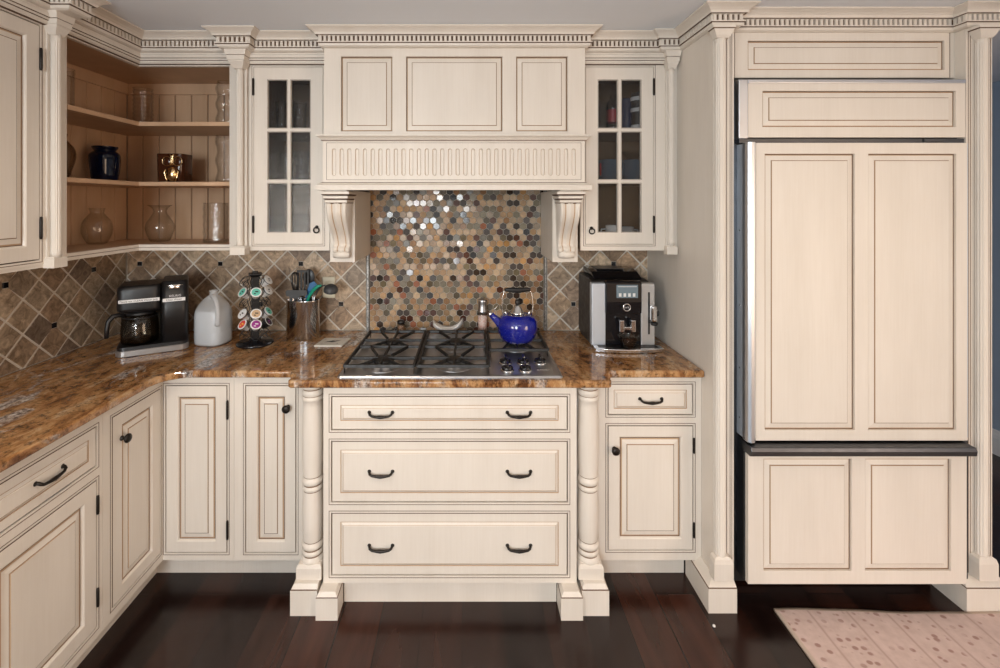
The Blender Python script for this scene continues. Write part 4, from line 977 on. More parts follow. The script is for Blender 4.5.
MB().lathe((cx_, cy_, .9400), [(.0265, 0), (.036, .020), (.0415, .036), (.001, .036)], 32).build('coffee', tea, r)

# ---- drip coffee maker (rotated)
r = thing('coffee_maker', 'black two-part drip coffee maker with steel base strip in the counter corner', 'coffee machine', (-1.5155, 2.233, ZK), R(30), local=True)
loc = lambda p, q, a: (p, q, a)
mb = MB(); mb.rings([[(x, y, z) for x, y in rrect(-.142+i, .142-i, -.128+i, .078-i, .035)] for i, z in ((.003, .0004), (0, .003), (0, .026), (.002, .028))], 0, False); mb.build('base', basesteel, r)
mb = MB(); mb.rings([[(x, y, z) for x, y in rrect(-.138, .138, -.123, .075, .032)] for z in (.0281, .043)], 0, False); mb.build('warming_deck', black, r)
mb = MB(); mb.prism(rrect(-.138, .030, .036, .074, .012), .0431, .2, loc); mb.build('rear_column', black, r)
mb = MB(); mb.rings([[(x, y, z) for x, y in rrect(-.138+i, .031, -.122+i, .074-i, .03)] for i, z in ((.012, .197), (.002, .204), (0, .215), (0, .295), (.003, .310), (.014, .318))], 0, True); mb.build('brew_head', black, r)
mb = MB(); mb.rings([[(x, y, z) for x, y in rrect(.032, .138, -.124, .074, .022)] for z in (.0431, .322)], 0, True); mb.rings([[(x, y, z) for x, y in rrect(.032+i, .138-i, -.124+i, .074-i, .022)] for i, z in ((0, .322), (.004, .330))], 0, True); mb.build('pod_tower', black, r)
mb = MB(); mb.lathe((.085, -.080, .292), [(.0475, 0), (.0485, .003), (.0485, .018), (.046, .021)], 36, a0=PI*1.02, a1=PI*1.98); mb.build('steel_band', chrome, r)
mb = MB(); mb.tube([(.052, -.123, .3075), (.065, -.1285, .309), (.085, -.130, .3095), (.105, -.1285, .309), (.118, -.123, .3075)], .0035, 8); mb.build('lid_grip', chrome, r)
mb = MB(); mb.box(-.128, .026, -.1235, -.1222, .243, .2575); mb.build('label_strip', label_m, r)
mb = MB(); mb.box(.038, .128, -.1255, -.1243, .2335, .249); mb.build('label_strip', label_m, r)
text('label_lettering', 'Please use CLEAN Water only', .0115, (-.052, -.1238, .2502), (R(90), 0, 0), ink, r)
text('label_lettering', 'Clean Water', .012, (.083, -.1258, .2415), (R(90), 0, 0), ink, r)
text('brand_lettering', 'KEURIG', .014, (.087, -.1246, .2585), (R(90), 0, 0), silverink, r)
# carafe
r = thing('carafe', 'glass carafe with black handle standing inside the black coffee maker', 'carafe', (-1.5155+math.cos(R(30))*-.055-math.sin(R(30))*-.045, 2.233+math.sin(R(30))*-.055+math.cos(R(30))*-.045, ZK+.0435), R(30), local=True)
MB().lathe((0, 0, 0), [(.064, .0), (.071, .004), (.075, .015), (.0755, .060), (.073, .100), (.064, .124), (.058, .133), (.056, .133), (.062, .123), (.071, .099), (.0735, .060), (.073, .016), (.069, .006), (.001, .003)], 40).build('glass_jug', smoke, r)
MB().lathe((0, 0, .1335), [(.058, 0), (.060, .006), (.045, .018), (.001, .020)], 32).build('lid', black, r)
mb = MB(); mb.torus((0, 0, .122), .066, .0035, (0, 0, 1), 36, 8); mb.build('collar_band', black, r)
mb = MB(); mb.tube([(-.056, -.020, .132), (-.078, -.030, .140), (-.098, -.042, .138), (-.113, -.048, .118), (-.118, -.050, .085), (-.119, -.050, .045)], [.009, .0105, .011, .010, .0095, .0085], 12); mb.build('handle', black, r)

# ---- milk jug with water
r = thing('water_jug', 'translucent plastic gallon jug mostly full of water left of the pod carousel', 'jug', (X(213.5, 2.29), 2.29, ZK), R(-12), local=True); r.scale = (.92, .92, 1)
def sup(hx, hy, z, e=3.2, n=40, ox=0): return [(ox + hx*math.copysign(abs(math.cos(a))**(2/e), math.cos(a)), hy*math.copysign(abs(math.sin(a))**(2/e), math.sin(a)), z) for a in [2*PI*(k+.5)/n for k in range(n)]]
lv = [(.070, .0008, 3.5), (.078, .006, 3.5), (.080, .015, 3.5), (.080, .060, 3.8), (.0785, .065, 3.8), (.080, .070, 3.8), (.080, .150, 3.6), (.077, .170, 3.2), (.066, .195, 2.8), (.045, .222, 2.3), (.026, .236, 2), (.020, .240, 2), (.019, .254, 2), (.0215, .256, 2), (.0215, .262, 2)]
mb = MB(); mb.rings([sup(h_, h_*.94, z, e) for h_, z, e in lv] + [sup(h_-.0025, (h_-.0025)*.94, z, e) for h_, z, e in reversed(lv[9:])], 0, True, True, True); mb.build('bottle', milky, r)
mb = MB(); mb.rings([sup(h_*.965, h_*.94*.965, z, e) for h_, z, e in ((.070, .003, 3.5), (.079, .010, 3.5), (.080, .150, 3.6), (.077, .168, 3.2))], 0, True); mb.build('water', waterm, r)
mb = MB(); mb.tube([(.020, -.03, .238), (.045, -.045, .236), (.066, -.056, .220), (.078, -.062, .190), (.081, -.063, .150), (.077, -.060, .118), (.070, -.055, .105)], [.012, .013, .012, .011, .011, .012, .013], 14); mb.build('handle', milky, r)

# ---- coffee pod carousel
CAX, CAY = X(255, 2.27), 2.272
r = thing('pod_carousel', 'black wire coffee pod carousel left of the utensil holder', 'pod holder', (CAX, CAY, ZK), R(-62), local=True)
mb = MB(); mb.lathe((0, 0, 0), [(.082, .0006), (.086, .004), (.086, .010), (.078, .016), (.030, .020), (.024, .030)], 40); mb.build('base', blackg, r)
MB().box(-.017, .017, -.017, .017, .028, .335).build('centre_post', black, r, .003)
mb = MB(); mb.rings([[(x, y, z) for x, y in rrect(-w, w, -w, w, .006)] for w, z in ((.022, .3355), (.030, .345), (.030, .350), (.012, .352), (.012, .360))], 0, False); mb.build('top_cap', black, r)
mb = MB(); tiers = [.046+.0515*k for k in range(6)]
for q in range(6):
    a = q*PI/3; e = Vector((math.cos(a), math.sin(a))); t = Vector((-e.y, e.x))
    for z in tiers:
        c = Vector((e.x*.048, e.y*.048, z)); ax = (e.x*.80, e.y*.80, .6)
        mb.torus(c + Vector((e.x*.012, e.y*.012, .012)), .0245, .0013, ax, 20, 5); mb.torus(c, .018, .0012, ax, 16, 5)
    for s_ in (-1, 1):
        pts = [(e.x*.018 + t.x*.014*s_, e.y*.018 + t.y*.014*s_, .03)]
        for z in tiers: pts += [(e.x*.058 + t.x*.0235*s_, e.y*.058 + t.y*.0235*s_, z+.016), (e.x*.036 + t.x*.018*s_, e.y*.036 + t.y*.018*s_, z+.030)]
        pts.append((e.x*.018 + t.x*.014*s_, e.y*.018 + t.y*.014*s_, .338)); mb.tube(pts, .0013, 5)
mb.build('wire_rings', black, r)
def podm(c): return plain('pod_lid_print', c, .4)
mint, tanp, purple, redp, yel, plum = [podm(c) for c in ((.14, .52, .42), (.58, .40, .24), (.16, .04, .16), (.62, .05, .04), (.8, .62, .05), (.28, .02, .22))]
def pod(q, k, bodym, lidm, acc, label):
    a = R(-62) + q*PI/3; e = Vector((math.cos(a), math.sin(a))); ax = Vector((e.x*.80, e.y*.80, .6)).normalized()
    c = Vector((CAX + e.x*.048, CAY + e.y*.048, ZK + tiers[k])) - ax*.014
    p = thing('coffee_pod', label, 'coffee pod', c, group='coffee pods on the carousel'); p['_w'] = 1
    MB().lathe(c, [(.0165, 0), (.0175, .002), (.0215, .036), (.0255, .037), (.0255, .0385)], 28, ax).build('cup', bodym, p)
    lid = MB().lathe(c + ax*.0387, [(.0245, 0), (.0245, .0006)], 28, ax).build('foil_lid', label_m, p)
    MB().lathe(c + ax*.0394, [(.0195, 0), (.0195, .0004)], 28, ax).build('printed_disc', lidm, lid)
    e1 = ax.cross(Vector((0, 0, 1))).normalized(); e2 = e1.cross(ax)
    mb = MB(); q0 = c + ax*.0399
    for (u0, v0, u1, v1) in ((-.010, -.002, .004, .006), (.001, -.011, .010, -.004)):
        mb.add([q0 + e1*u0 + e2*v0, q0 + e1*u1 + e2*(v0+.002), q0 + e1*u1 + e2*v1, q0 + e1*u0 + e2*(v1-.002)] + [q0 + ax*.0004 + e1*u0 + e2*v0, q0 + ax*.0004 + e1*u1 + e2*(v0+.002), q0 + ax*.0004 + e1*u1 + e2*v1, q0 + ax*.0004 + e1*u0 + e2*(v1-.002)], [(0, 1, 2, 3), (4, 5, 6, 7), (0, 1, 5, 4), (1, 2, 6, 5), (2, 3, 7, 6), (3, 0, 4, 7)], 0)
    mb.build('printed_mark', acc, lid)
pod(5, 4, label_m, mint, ink, 'mint-lidded coffee pod high on the left side of the carousel')
pod(0, 4, label_m, mint, ink, 'mint-lidded coffee pod facing front near the top of the carousel')
pod(1, 5, label_m, label_m, ink, 'white coffee pod seen side-on, topmost on the right of the carousel')
pod(1, 4, label_m, label_m, ink, 'white coffee pod seen side-on, second from the top right')
pod(1, 2, label_m, mint, ink, 'mint-lidded coffee pod halfway up the right side of the carousel')
pod(0, 2, label_m, tanp, ink, 'tan-lidded coffee pod in the middle of the carousel front')
pod(0, 1, label_m, plum, label_m, 'purple-lidded white coffee pod low on the carousel front')
pod(5, 2, label_m, label_m, ink, 'white coffee pod seen side-on in the middle left of the carousel')
pod(5, 1, label_m, redp, yel, 'red and yellow lidded coffee pod lowest on the left of the carousel')
pod(1, 1, black, black, plum, 'black coffee pod with purple trim low on the right of the carousel')

# ---- utensil holder and utensils
UX, UY = X(303, 2.385), 2.385
r = thing('utensil_holder', 'oval stainless steel utensil holder with cut-out side', 'utensil holder', (UX, UY, ZK), R(-8), local=True)
mb = MB(); el = lambda a, b, z, n=56: [(a*math.cos(2*PI*k/n), b*math.sin(2*PI*k/n), z) for k in range(n)]
mb.rings([el(.086, .054, .0015), el(.088, .056, .005), el(.088, .056, .193), el(.0895, .0575, .196), el(.0875, .0555, .1975), el(.0865, .0545, .193), el(.086, .054, .008)], 0, True); mb.build('oval_cup', polished, r)
mb = MB()
for i in range(7):
    z0 = .025 + i*.023; a = R(-38 + i*1.5)
    for s_ in (0, 1):
        pts = []
        for k in range(5):
            aa_ = a + R(6*k - 10 + 20*s_*(1-k/2)); zz = z0 + .012*k*(1 if s_ else -1)*.8 + .02; pts.append((.0886*math.cos(aa_), .0566*math.sin(aa_), min(max(zz, .012), .185)))
        mb.tube(pts, .0014, 5)
mb.build('cut_out_pattern', darksteel, r)
def ut(name, label, mat, fn, group='utensils in the steel holder'):
    mb = MB(); fn(mb); o = mb.build(name, mat, loc=(UX, UY, ZK+.01)); tag(o, label, 'utensil', group); return o
B = lambda dx, dy, z: (UX+dx, UY+dy, ZK+z)
def turner(mb):
    mb.tube([B(-.030, .01, .012), B(-.034, -.005, .12), B(-.036, -.018, .212)], .005, 8)
    pts = [(-.078, .222), (-.070, .217), (.022, .220), (.030, .226), (.030, .244), (.020, .249), (-.072, .249), (-.080, .242)]
    mb.prism([(UX+a, ZK+b) for a, b in pts], UY-.026, UY-.022, lambda p, q, a: (p, a, q))
    mb.prism([(UX-.052, ZK+.205), (UX-.020, ZK+.205), (UX-.006, ZK+.222), (UX-.066, ZK+.222)], UY-.027, UY-.0215, lambda p, q, a: (p, a, q))
ut('spatula', 'wide dark grey nylon spatula lying low across the front of the holder', darkrubber, turner)
def whiskish(mb, dx, dy, tip, n=5, rr_=.030, h0=.215, h1=.335):
    mb.tube([B(dx*.3, dy, .012), B(dx, dy, h0)], .006, 8)
    for k in range(n):
        a = PI*k/n
        pts = [B(dx + math.sin(PI*t/10)*rr_*math.cos(a)*(1 if t <= 10 else 1) , dy + math.sin(PI*t/10)*rr_*math.sin(a), h0 + (h1-h0)*(t/10)) for t in range(11)]
        pts2 = []
        for t in range(17):
            u = t/16; s_ = math.sin(PI*u); hz_ = h0 + (h1-h0)*min(1, math.sin(PI*u)**.6)
            pts2.append(B(dx + rr_*math.cos(PI*u)*-1*math.cos(a)*math.sin(PI*min(u, 1-u)**.7*1.0 if 0 < u < 1 else 0) , dy + rr_*math.cos(PI*u)*-1*math.sin(a)*math.sin(PI*min(u, 1-u)**.7 if 0 < u < 1 else 0), hz_))
        mb.tube(pts2, .0022, 6)
ut('whisk', 'black balloon whisk standing upright at the back left of the holder', black, lambda mb: whiskish(mb, -.045, .008, 0))
def fork_turner(mb):   # slotted turner seen upright
    mb.tube([B(-.005, .012, .012), B(-.010, .018, .22)], .0055, 8)
    for k in range(4): x_ = -.038 + k*.0175; mb.prism([(UX+x_, ZK+.225), (UX+x_+.011, ZK+.225), (UX+x_+.010, ZK+.335), (UX+x_+.001, ZK+.335)], UY+.017, UY+.020, lambda p, q, a: (p, a, q))
    for za, zb in ((.215, .2265), (.333, .345)): mb.prism([(UX-.038, ZK+za), (UX+.026, ZK+za), (UX+.026, ZK+zb), (UX-.038, ZK+zb)], UY+.0165, UY+.0205, lambda p, q, a: (p, a, q))
ut('slotted_turner', 'black slotted turner standing upright in the middle of the holder', black, fork_turner)
def spoonback(mb):
    mb.tube([B(.020, .03, .012), B(.014, .032, .24)], .0055, 8); mb.lathe(B(.018, .036, .305), [(.001, -.008), (.018, -.007), (.030, -.002), (.032, .001), (.030, .003), (.001, .001)], 24, (0, -1, 0), sx=1, sy=1.35)
ut('serving_spoon', 'black nylon serving spoon upright behind the slotted turner', black, spoonback)
def bluesp(mb):
    mb.tube([B(.0, .0, .012), B(.022, -.002, .20)], .005, 8)
    mb.prism([(UX+.012, ZK+.205), (UX+.036, ZK+.210), (UX+.072, ZK+.275), (UX+.058, ZK+.290), (UX+.036, ZK+.280)], UY-.005, UY+.003, lambda p, q, a: (p, a, q))
ut('silicone_spatula', 'blue silicone spatula leaning right beside the green spoon', bluep, bluesp)
def greensp(mb):
    mb.tube([B(.006, -.012, .012), B(.026, -.022, .17), B(.040, -.028, .215), B(.064, -.034, .250), B(.090, -.038, .272), B(.108, -.040, .276)], [.005, .006, .0075, .009, .009, .005], 10)
ut('cooking_spoon', 'green curved silicone spoon handle leaning over the holder rim', greenp, greensp)
def ladle(mb):
    mb.tube([B(-.01, .01, .012), B(.055, .0, .20), B(.078, -.005, .245), B(.100, -.010, .268), B(.118, -.012, .270)], .0045, 8)
    mb.lathe(B(.148, -.014, .247), [(.036, -.004), (.0355, .006), (.030, .018), (.018, .027), (.001, .030), (.001, .028), (.017, .025), (.028, .017), (.033, .006), (.034, -.004)], 28, (.15, -.35, .9), loop=False, cap0=False)
ut('ladle', 'dark grey ladle hanging its bowl over the right side of the holder', darkrubber, ladle)
def metalfork(mb):
    mb.tube([B(.030, .0, .012), B(.060, -.01, .19), B(.068, -.012, .232)], .003, 8); mb.tube([B(.040, .01, .012), B(.052, -.005, .19), B(.058, -.006, .238)], .003, 8)
ut('tongs', 'thin steel tongs standing at the right inside the holder', steel, metalfork)

# ---- small tile trivet
def trivet():
    x0, y0 = X(333, 2.285), 2.285; rt = thing('trivet', 'small cream ceramic tile with a dark bird motif left of the cooktop', 'trivet', (x0, y0, ZK), R(0), local=True)
    mb = MB(); sk = lambda x, y: (x + y*.12, y)
    mb.rings([[(*sk(x, y), z) for x, y in rrect(-.068+i, .068-i, -.062+i, .062-i, .006)] for i, z in ((.002, .0004), (0, .002), (0, .007), (.002, .0085))], 0, False); t_ = mb.build('tile_slab', tilecream, rt)
    mb = MB(); mb.prism([(-.040, -.012), (-.018, -.006), (.0, -.012), (.020, .004), (.034, .022), (.012, .016), (-.004, .008), (.004, .026), (-.012, .012), (-.026, .004)], .0085, .0089, loc); mb.build('bird_motif', ink, rt)
    mb = MB()
    for a, b in ((-.05, .04), (.03, -.035), (-.045, -.04), (.045, .045)): mb.prism([(a-.006, b-.003), (a+.006, b-.001), (a+.003, b+.004)], .0085, .0089, loc)
    mb.build('corner_dots', darkrubber, rt)
trivet()

# ================================================================== vases on the open shelves
def vase(name, label, cat, px, Y, z, prof, mat, wall_=.003, seg=40, group=None, ripple=None, sx=1, sy=1, rz=0):
    x = X(px, Y); mb = MB()
    def ring(r_, h_, k=0):
        pts = []
        for i in range(seg):
            a = 2*PI*i/seg; q = 1 + (ripple(a, h_) if ripple else 0); rr2 = max(r_, 1e-4)*q
            c, s_ = math.cos(a)*sx*rr2, math.sin(a)*sy*rr2
            pts.append((x + c*math.cos(rz) - s_*math.sin(rz), Y + c*math.sin(rz) + s_*math.cos(rz), z + .0004 + h_))
        return pts
    # densify
    P = []
    for i in range(len(prof)-1):
        (r0, h0), (r1, h1) = prof[i], prof[i+1]; n = max(1, int(abs(h1-h0)/.006))
        for k in range(n): t = k/n; P.append((r0+(r1-r0)*t, h0+(h1-h0)*t))
    P.append(prof[-1])
    rs = [ring(a, b) for a, b in P] + [ring(max(a-wall_, .0005), max(b, wall_*1.5) if i else b) for i, (a, b) in reversed(list(enumerate(P)))]
    rs = rs[:-1] + [ring(max(P[0][0]-wall_, .001), wall_*1.5)]
    mb.rings(rs, 0, True); o = mb.build(name, mat, loc=(x, Y, z)); return tag(o, label, cat, group)
def smoothp(keys, n=8):
    out = []
    for i in range(len(keys)-1):
        p0, p1, p2, p3 = keys[max(i-1, 0)], keys[i], keys[i+1], keys[min(i+2, len(keys)-1)]
        for k in range(n):
            t = k/n; f = lambda a, b, c, d: .5*((2*b)+(-a+c)*t+(2*a-5*b+4*c-d)*t*t+(-a+3*b-3*c+d)*t**3); out.append((f(p0[0], p1[0], p2[0], p3[0]), f(p0[1], p1[1], p2[1], p3[1])))
    return out + [keys[-1]]
Z0, Z1, Z2 = 1.4145, 1.7105, 1.9935
vase('cobalt_vase', 'dark cobalt blue glass vase on the middle left shelf', 'vase', 105, 2.19, Z1, smoothp([(.045, 0), (.052, .012), (.060, .07), (.062, .12), (.052, .138), (.042, .146), (.050, .158), (.052, .166)], 5), cobalt, .003, 40, None, lambda a, h: .035*math.cos(a*6)*(1 if h < .13 else 0))
vase('globe_vase', 'clear round globe vase with short neck on the lower left shelf', 'vase', 97, 2.20, Z0, smoothp([(.030, 0), (.042, .008), (.061, .055), (.056, .105), (.034, .138), (.028, .150), (.033, .170)], 5), clear)
vase('flared_vase', 'clear vase with flared rim on the lower shelf under the gold owl pot', 'vase', 160, 2.33, Z0, smoothp([(.036, 0), (.046, .008), (.064, .060), (.060, .095), (.036, .135), (.030, .155), (.038, .172), (.056, .185)], 5), clear)
vase('ribbed_vase', 'textured clear rectangular vase at the lower right of the open shelves', 'vase', 216, 2.30, Z0, [(.056, 0), (.056, .196)], wavy, .004, 40, None, lambda a, h: .10*(abs(math.cos(a*2)) - .5)*-1 + .02*math.sin(h*160))
vase('ribbed_vase', 'tall ribbed clear glass vase in the corner of the top shelf', 'vase', 143, 2.36, Z2, [(.044, 0), (.044, .20)], wavy, .004, 40, None, lambda a, h: .05*math.sin(h*2*PI/.022))
vase('wavy_vase', 'tall wavy clear glass vase at the right end of the top shelf', 'vase', 227, 2.25, Z2, [(.046, 0), (.046, .205)], wavy, .004, 40, None, lambda a, h: .09*math.sin(h*2*PI/.075)+.03*math.cos(a*3))
vase('wavy_vase', 'tall wavy clear glass vase at the right end of the middle shelf', 'vase', 227, 2.25, Z1, [(.046, 0), (.048, .225)], wavy, .004, 40, None, lambda a, h: .09*math.sin(1+h*2*PI/.095)+.03*math.cos(a*3))
vase('bulb_vase', 'smoky clear bulb vase partly hidden at the left end of the middle shelf', 'vase', 61, 1.90, Z1, smoothp([(.026, 0), (.034, .03), (.048, .085), (.044, .125), (.020, .160), (.022, .185)], 5), smoke)
vase('tumbler_vase', 'straight clear glass vase partly hidden at the left end of the top shelf', 'vase', 62, 1.90, Z2, [(.040, 0), (.042, .17)], wavy, .004)
# owl pot
ox, oy = X(175, 2.29), 2.29
r = thing('owl_pot', 'dark brown pot with a polished gold owl face on the middle shelf', 'pot', (ox, oy, Z1))
mb = MB(); mb.rings([[(ox+x, oy+y, Z1+z) for x, y in rrect(-w, w, -.05, .05, .022)] for w, z in ((.058, .0004), (.063, .004), (.067, .138), (.066, .140))] + [[(ox+x, oy+y, Z1+z) for x, y in rrect(-w, w, -.046, .046, .02)] for w, z in ((.062, .138), (.058, .01))], 0, True); mb.build('pot', amberpot, r)
fo = FB(oy-.0505)
mb = MB()
for s_ in (-1, 1): mb.torus(fo(ox+.020+s_*.026, Z1+.102, .003), .022, .0022, (0, 1, 0), 28, 8); mb.tube([fo(ox+.020+s_*.012, Z1+.136, .004), fo(ox+.020+s_*.004, Z1+.128, .006), fo(ox+.020+s_*.002, Z1+.100, .008), fo(ox+.020+s_*.006, Z1+.082, .008)], .0045, 8)
for s_ in (-1, 1): mb.tube([fo(ox+.020+s_*.026, Z1+.062, .010), fo(ox+.020+s_*.034, Z1+.050, .010), fo(ox+.020+s_*.026, Z1+.020, .010), fo(ox+.020+s_*.018, Z1+.002, .010)], .0035, 8)
mb.lathe(fo(ox+.020, Z1+.040, .001), [(.026, 0), (.0255, .008), (.019, .016), (.001, .020)], 28, (0, -1, 0), sx=1, sy=1.35); mb.build('gold_owl_face', gold, r)
eyes = MB()
for s_ in (-1, 1): eyes.lathe(fo(ox+.020+s_*.026, Z1+.102, -.001), [(.021, 0), (.018, .004), (.001, .005)], 24, (0, -1, 0))
eyes.build('eye_disc', amberpot, r)

# ================================================================== contents of the glass cabinets
def glassware(px, Y, z, rad, h, label, m=clear, group='drinking glasses in the left glass cabinet', stem=False, name='drinking_glass'):
    pf = [(rad*.8, 0), (rad*.82, .004), (rad, h)] if not stem else smoothp([(rad*.85, 0), (rad*.7, .004), (.005, .010), (.005, h*.45), (rad*.8, h*.6), (rad, h*.8), (rad*.85, h)], 4)
    return vase(name, label, 'glass' if name == 'drinking_glass' else 'mug', px, Y, z, pf, m, .002, 28, group)
ZA, ZB, ZC_ = 1.4135, 1.7205, 1.9625
for i, (px, Y, z, rad, h, lb, st) in enumerate([
    (272, 2.30, ZC_, .034, .12, 'short clear glass at the left of the top shelf behind the left glass door', 0),
    (282, 2.36, ZC_, .032, .165, 'tall clear glass behind the upper left pane of the left glass door', 0),
    (300, 2.30, ZC_, .034, .15, 'tall clear glass behind the upper right pane of the left glass door', 0),
    (274, 2.34, ZB, .034, .14, 'clear glass behind the middle left pane of the left glass door', 0),
    (287, 2.28, ZB, .034, .14, 'clear glass behind the centre bar on the middle shelf of the left glass cabinet', 0),
    (302, 2.32, ZB, .036, .15, 'clear glass behind the middle right pane of the left glass door', 0),
    (276, 2.31, ZA, .036, .13, 'clear glass behind the lower left pane of the left glass door', 0),
    (300, 2.33, ZA, .038, .14, 'clear glass behind the lower right pane of the left glass door', 0)]):
    glassware(px, Y, z, rad, h, lb, wavy)
G2 = 'dishes in the right glass cabinet'
vase('drinking_glass', 'clear glass at the left of the top shelf in the right glass cabinet', 'glass', 602, 2.30, ZC_, [(.028, 0), (.032, .15)], clear, .002, 28, G2)
vase('water_bottle', 'clear bottle with red print behind the upper left pane of the right glass door', 'bottle', 613, 2.32, ZC_, smoothp([(.030, 0), (.034, .01), (.034, .13), (.018, .165), (.016, .19)], 5), wavy, .002, 28, G2)
o = MB().lathe((X(613, 2.32), 2.32, ZC_+.05), [(.0345, 0), (.0348, .004), (.0348, .060), (.0345, .064)], 28, cap0=False, cap1=False).build('bottle_print', redm, None, loc=(X(613, 2.32), 2.32, ZC_)); o.parent = bpy.data.objects['water_bottle']; o.location = (0, 0, 0)
vase('tumbler', 'dark navy tumbler behind the upper right pane of the right glass door', 'tumbler', 627, 2.33, ZC_, [(.034, 0), (.038, .17)], navy, .003, 28, G2)
vase('tumbler', 'black tumbler with white bands at the far right of the top shelf', 'tumbler', 638, 2.28, ZC_, [(.030, 0), (.034, .19)], black, .003, 28, G2)
o = MB(); xx_ = X(638, 2.28)
for zz_ in (.012, .095, .150): o.lathe((xx_, 2.28, ZC_+zz_), [(.0335+zz_*.014, 0), (.0345+zz_*.014, .003), (.0345+zz_*.014, .016), (.0335+zz_*.014, .019)], 28, cap0=False, cap1=False)
o = o.build('white_band', label_m, None, loc=(xx_, 2.28, ZC_)); o.parent = bpy.data.objects['tumbler.001']; o.location = (0, 0, 0)
for px, Y, lb in ((611, 2.33, 'slate blue pot with red handle behind the middle left pane of the right glass door'), (634, 2.34, 'slate blue pot behind the middle right pane of the right glass door')):
    x = X(px, Y); rt = thing('cooking_pot', lb, 'pot', (x, Y, ZB+.0002), group='slate blue pots in the right glass cabinet')
    MB().lathe((x, Y, ZB+.0004), [(.054, 0), (.060, .004), (.062, .102), (.064, .105), (.059, .105), (.057, .006), (.001, .005)], 36).build('pot_body', potblue, rt)
    mb = MB(); mb.tube([(x-.060, Y-.02, ZB+.085), (x-.066, Y-.045, ZB+.085), (x-.066, Y-.045, ZB+.030), (x-.058, Y-.02, ZB+.030)], .0045, 8); mb.build('handle', redm if px < 620 else potblue, rt)
vase('glass_bowl', 'clear glass bowl stacked on the right slate blue pot', 'bowl', 633, 2.34, ZB+.1055, smoothp([(.022, 0), (.040, .015), (.056, .045)], 5), wavy, .002, 32, G2)
def mug(px, Y, label, side_, hh_=.088, rad=.036):
    x = X(px, Y); rt = thing('mug', label, 'mug', (x, Y, ZA), group='white mugs in the right glass cabinet')
    MB().lathe((x, Y, ZA+.0004), [(rad*.9, 0), (rad, .004), (rad, hh_), (rad-.004, hh_), (rad-.004, .008), (.001, .006)], 32).build('cup', whitecer, rt)
    mb = MB(); mb.tube([(x+side_*(rad-.001), Y, ZA+hh_*.8), (x+side_*(rad+.020), Y, ZA+hh_*.78), (x+side_*(rad+.026), Y, ZA+hh_*.5), (x+side_*(rad+.018), Y, ZA+hh_*.25), (x+side_*(rad-.001), Y, ZA+hh_*.22)], .0045, 8); mb.build('handle', whitecer, rt)
mug(613, 2.25, 'white mug behind the lower left pane of the right glass door', -1); mug(627, 2.36, 'white mug half hidden behind the centre bar of the right glass door', 1, .075, .034)
for px, Y, lb in ((602, 2.30, 'small white bowl at the left of the bottom shelf in the right glass cabinet'), (640, 2.30, 'small white bowl at the right of the bottom shelf in the right glass cabinet')):
    vase('bowl', lb, 'bowl', px, Y, ZA, smoothp([(.018, 0), (.024, .006), (.038, .030), (.042, .042)], 4), whitecer, .003, 28, G2)
# crumb on the floor
cx3, cy3 = at_floor(714, 627, 0); mb = MB(); mb.lathe((cx3, cy3, .0005), [(.003, 0), (.006, .003), (.0045, .007), (.001, .008)], 7); tag(mb.build('paper_scrap', whitecer, loc=(cx3, cy3, 0)), 'tiny white paper scrap on the dark floor before the tall panel', 'scrap')

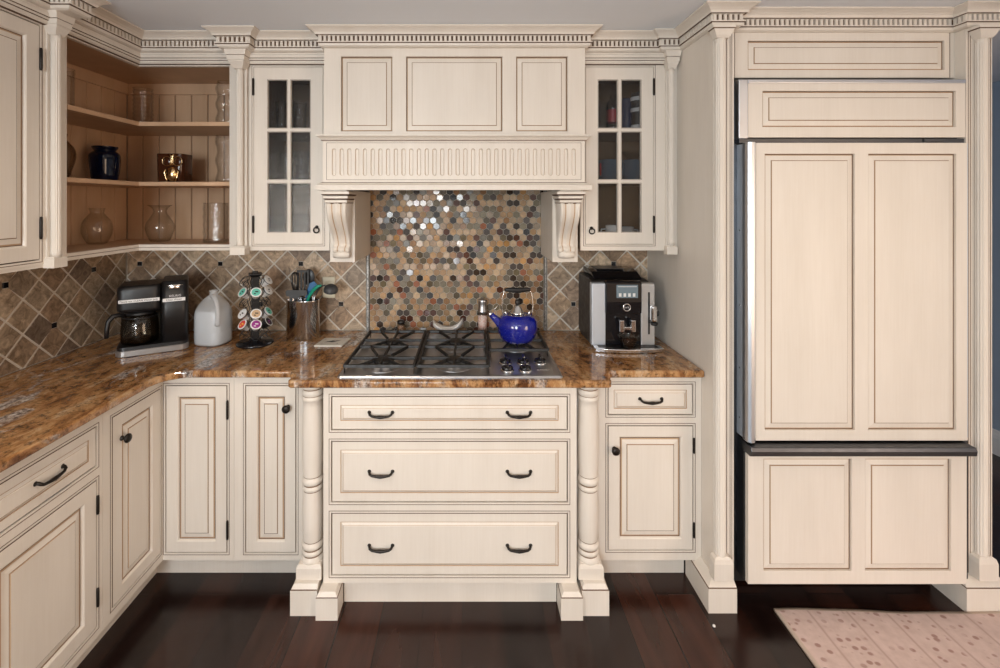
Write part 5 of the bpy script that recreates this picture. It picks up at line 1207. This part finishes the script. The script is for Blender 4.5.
# ================================================================== light
def area(name, loc, rot, sx, sy, power, col=(1, 1, 1), spread=PI):
    l = bpy.data.lights.new(name, 'AREA'); l.shape = 'RECTANGLE'; l.size = sx; l.size_y = sy; l.energy = power; l.color = col; l.spread = spread
    o = bpy.data.objects.new(name, l); COL.objects.link(o); o.location = loc; o.rotation_euler = rot; return o
area('daylight_rear_window', ((W1[0]+W1[1])/2, YR-.02, (W1[2]+W1[3])/2), (R(90), 0, 0), W1[1]-W1[0]-.14, W1[3]-W1[2]-.14, 82, (.89, .96, 1))
area('added_warm_side_fill', (XR+.02, (W2[0]+W2[1])/2, (W2[2]+W2[3])/2), (R(90), 0, R(90)), W2[1]-W2[0]-.14, W2[3]-W2[2]-.14, 70, (1, .70, .48))  # fill lamp added out of view, warm to tint the left cabinets
area('daylight_left_window', (XL-.02, (WL[0]+WL[1])/2, (WL[2]+WL[3])/2), (R(90), 0, R(-90)), WL[1]-WL[0]-.14, WL[3]-WL[2]-.14, 42, (1, .93, .84))
for i, (x, y, p) in enumerate([(-.75, .75, 8), (.35, -.4, 3), (1.6, .95, 3.0), (-.9, -1.0, 8), (.6, -1.0, 8), (2.2, -1.0, 8)]):
    t = thing('downlight', ['recessed ceiling downlight'][0] + ' over ' + ['the left counter aisle', 'the cooktop aisle', 'the refrigerator aisle', 'the sink side', 'the room centre', 'the right side'][i], 'light', (x, y, ZC))
    MB().lathe((x, y, ZC-.006), [(.058, 0), (.082, 0), (.085, .004), (.085, .0065), (.058, .0065)], 32, loop=True).build('trim_ring', white_m, t)
    l = bpy.data.lights.new('lamp', 'AREA'); l.shape = 'DISK'; l.size = .11; l.energy = p; l.color = (1, .81, .62); l.spread = R(150)
    o = bpy.data.objects.new('lamp', l); COL.objects.link(o); o.parent = t; o.location = (0, 0, -.001)
w = bpy.data.worlds.new('world'); S.world = w; w.use_nodes = True
bg = w.node_tree.nodes['Background']; sk = w.node_tree.nodes.new('ShaderNodeTexSky'); sk.sky_type = 'NISHITA'; sk.sun_disc = False; sk.sun_elevation = R(40)
w.node_tree.links.new(sk.outputs[0], bg.inputs[0]); bg.inputs[1].default_value = .25

# ================================================================== camera
cam = bpy.data.cameras.new('camera'); co = bpy.data.objects.new('camera', cam); COL.objects.link(co)
co.location = (0, 0, H); co.rotation_euler = (R(90), 0, 0); cam.sensor_width = 36; cam.lens = 36*F/1000
cam.shift_x = (500-VX)/1000; cam.shift_y = -(334-VY)/1000; cam.clip_start = .02
S.camera = co
S.view_settings.view_transform = 'Standard'; S.view_settings.look = 'None'; S.view_settings.gamma = 1; S.view_settings.exposure = EXPO
S.view_settings.use_curve_mapping = False
S.cycles.use_denoising = True; S.cycles.max_bounces = 10; S.cycles.transmission_bounces = 10; S.cycles.caustics_reflective = False; S.cycles.caustics_refractive = False
S.cycles.sample_clamp_indirect = 3
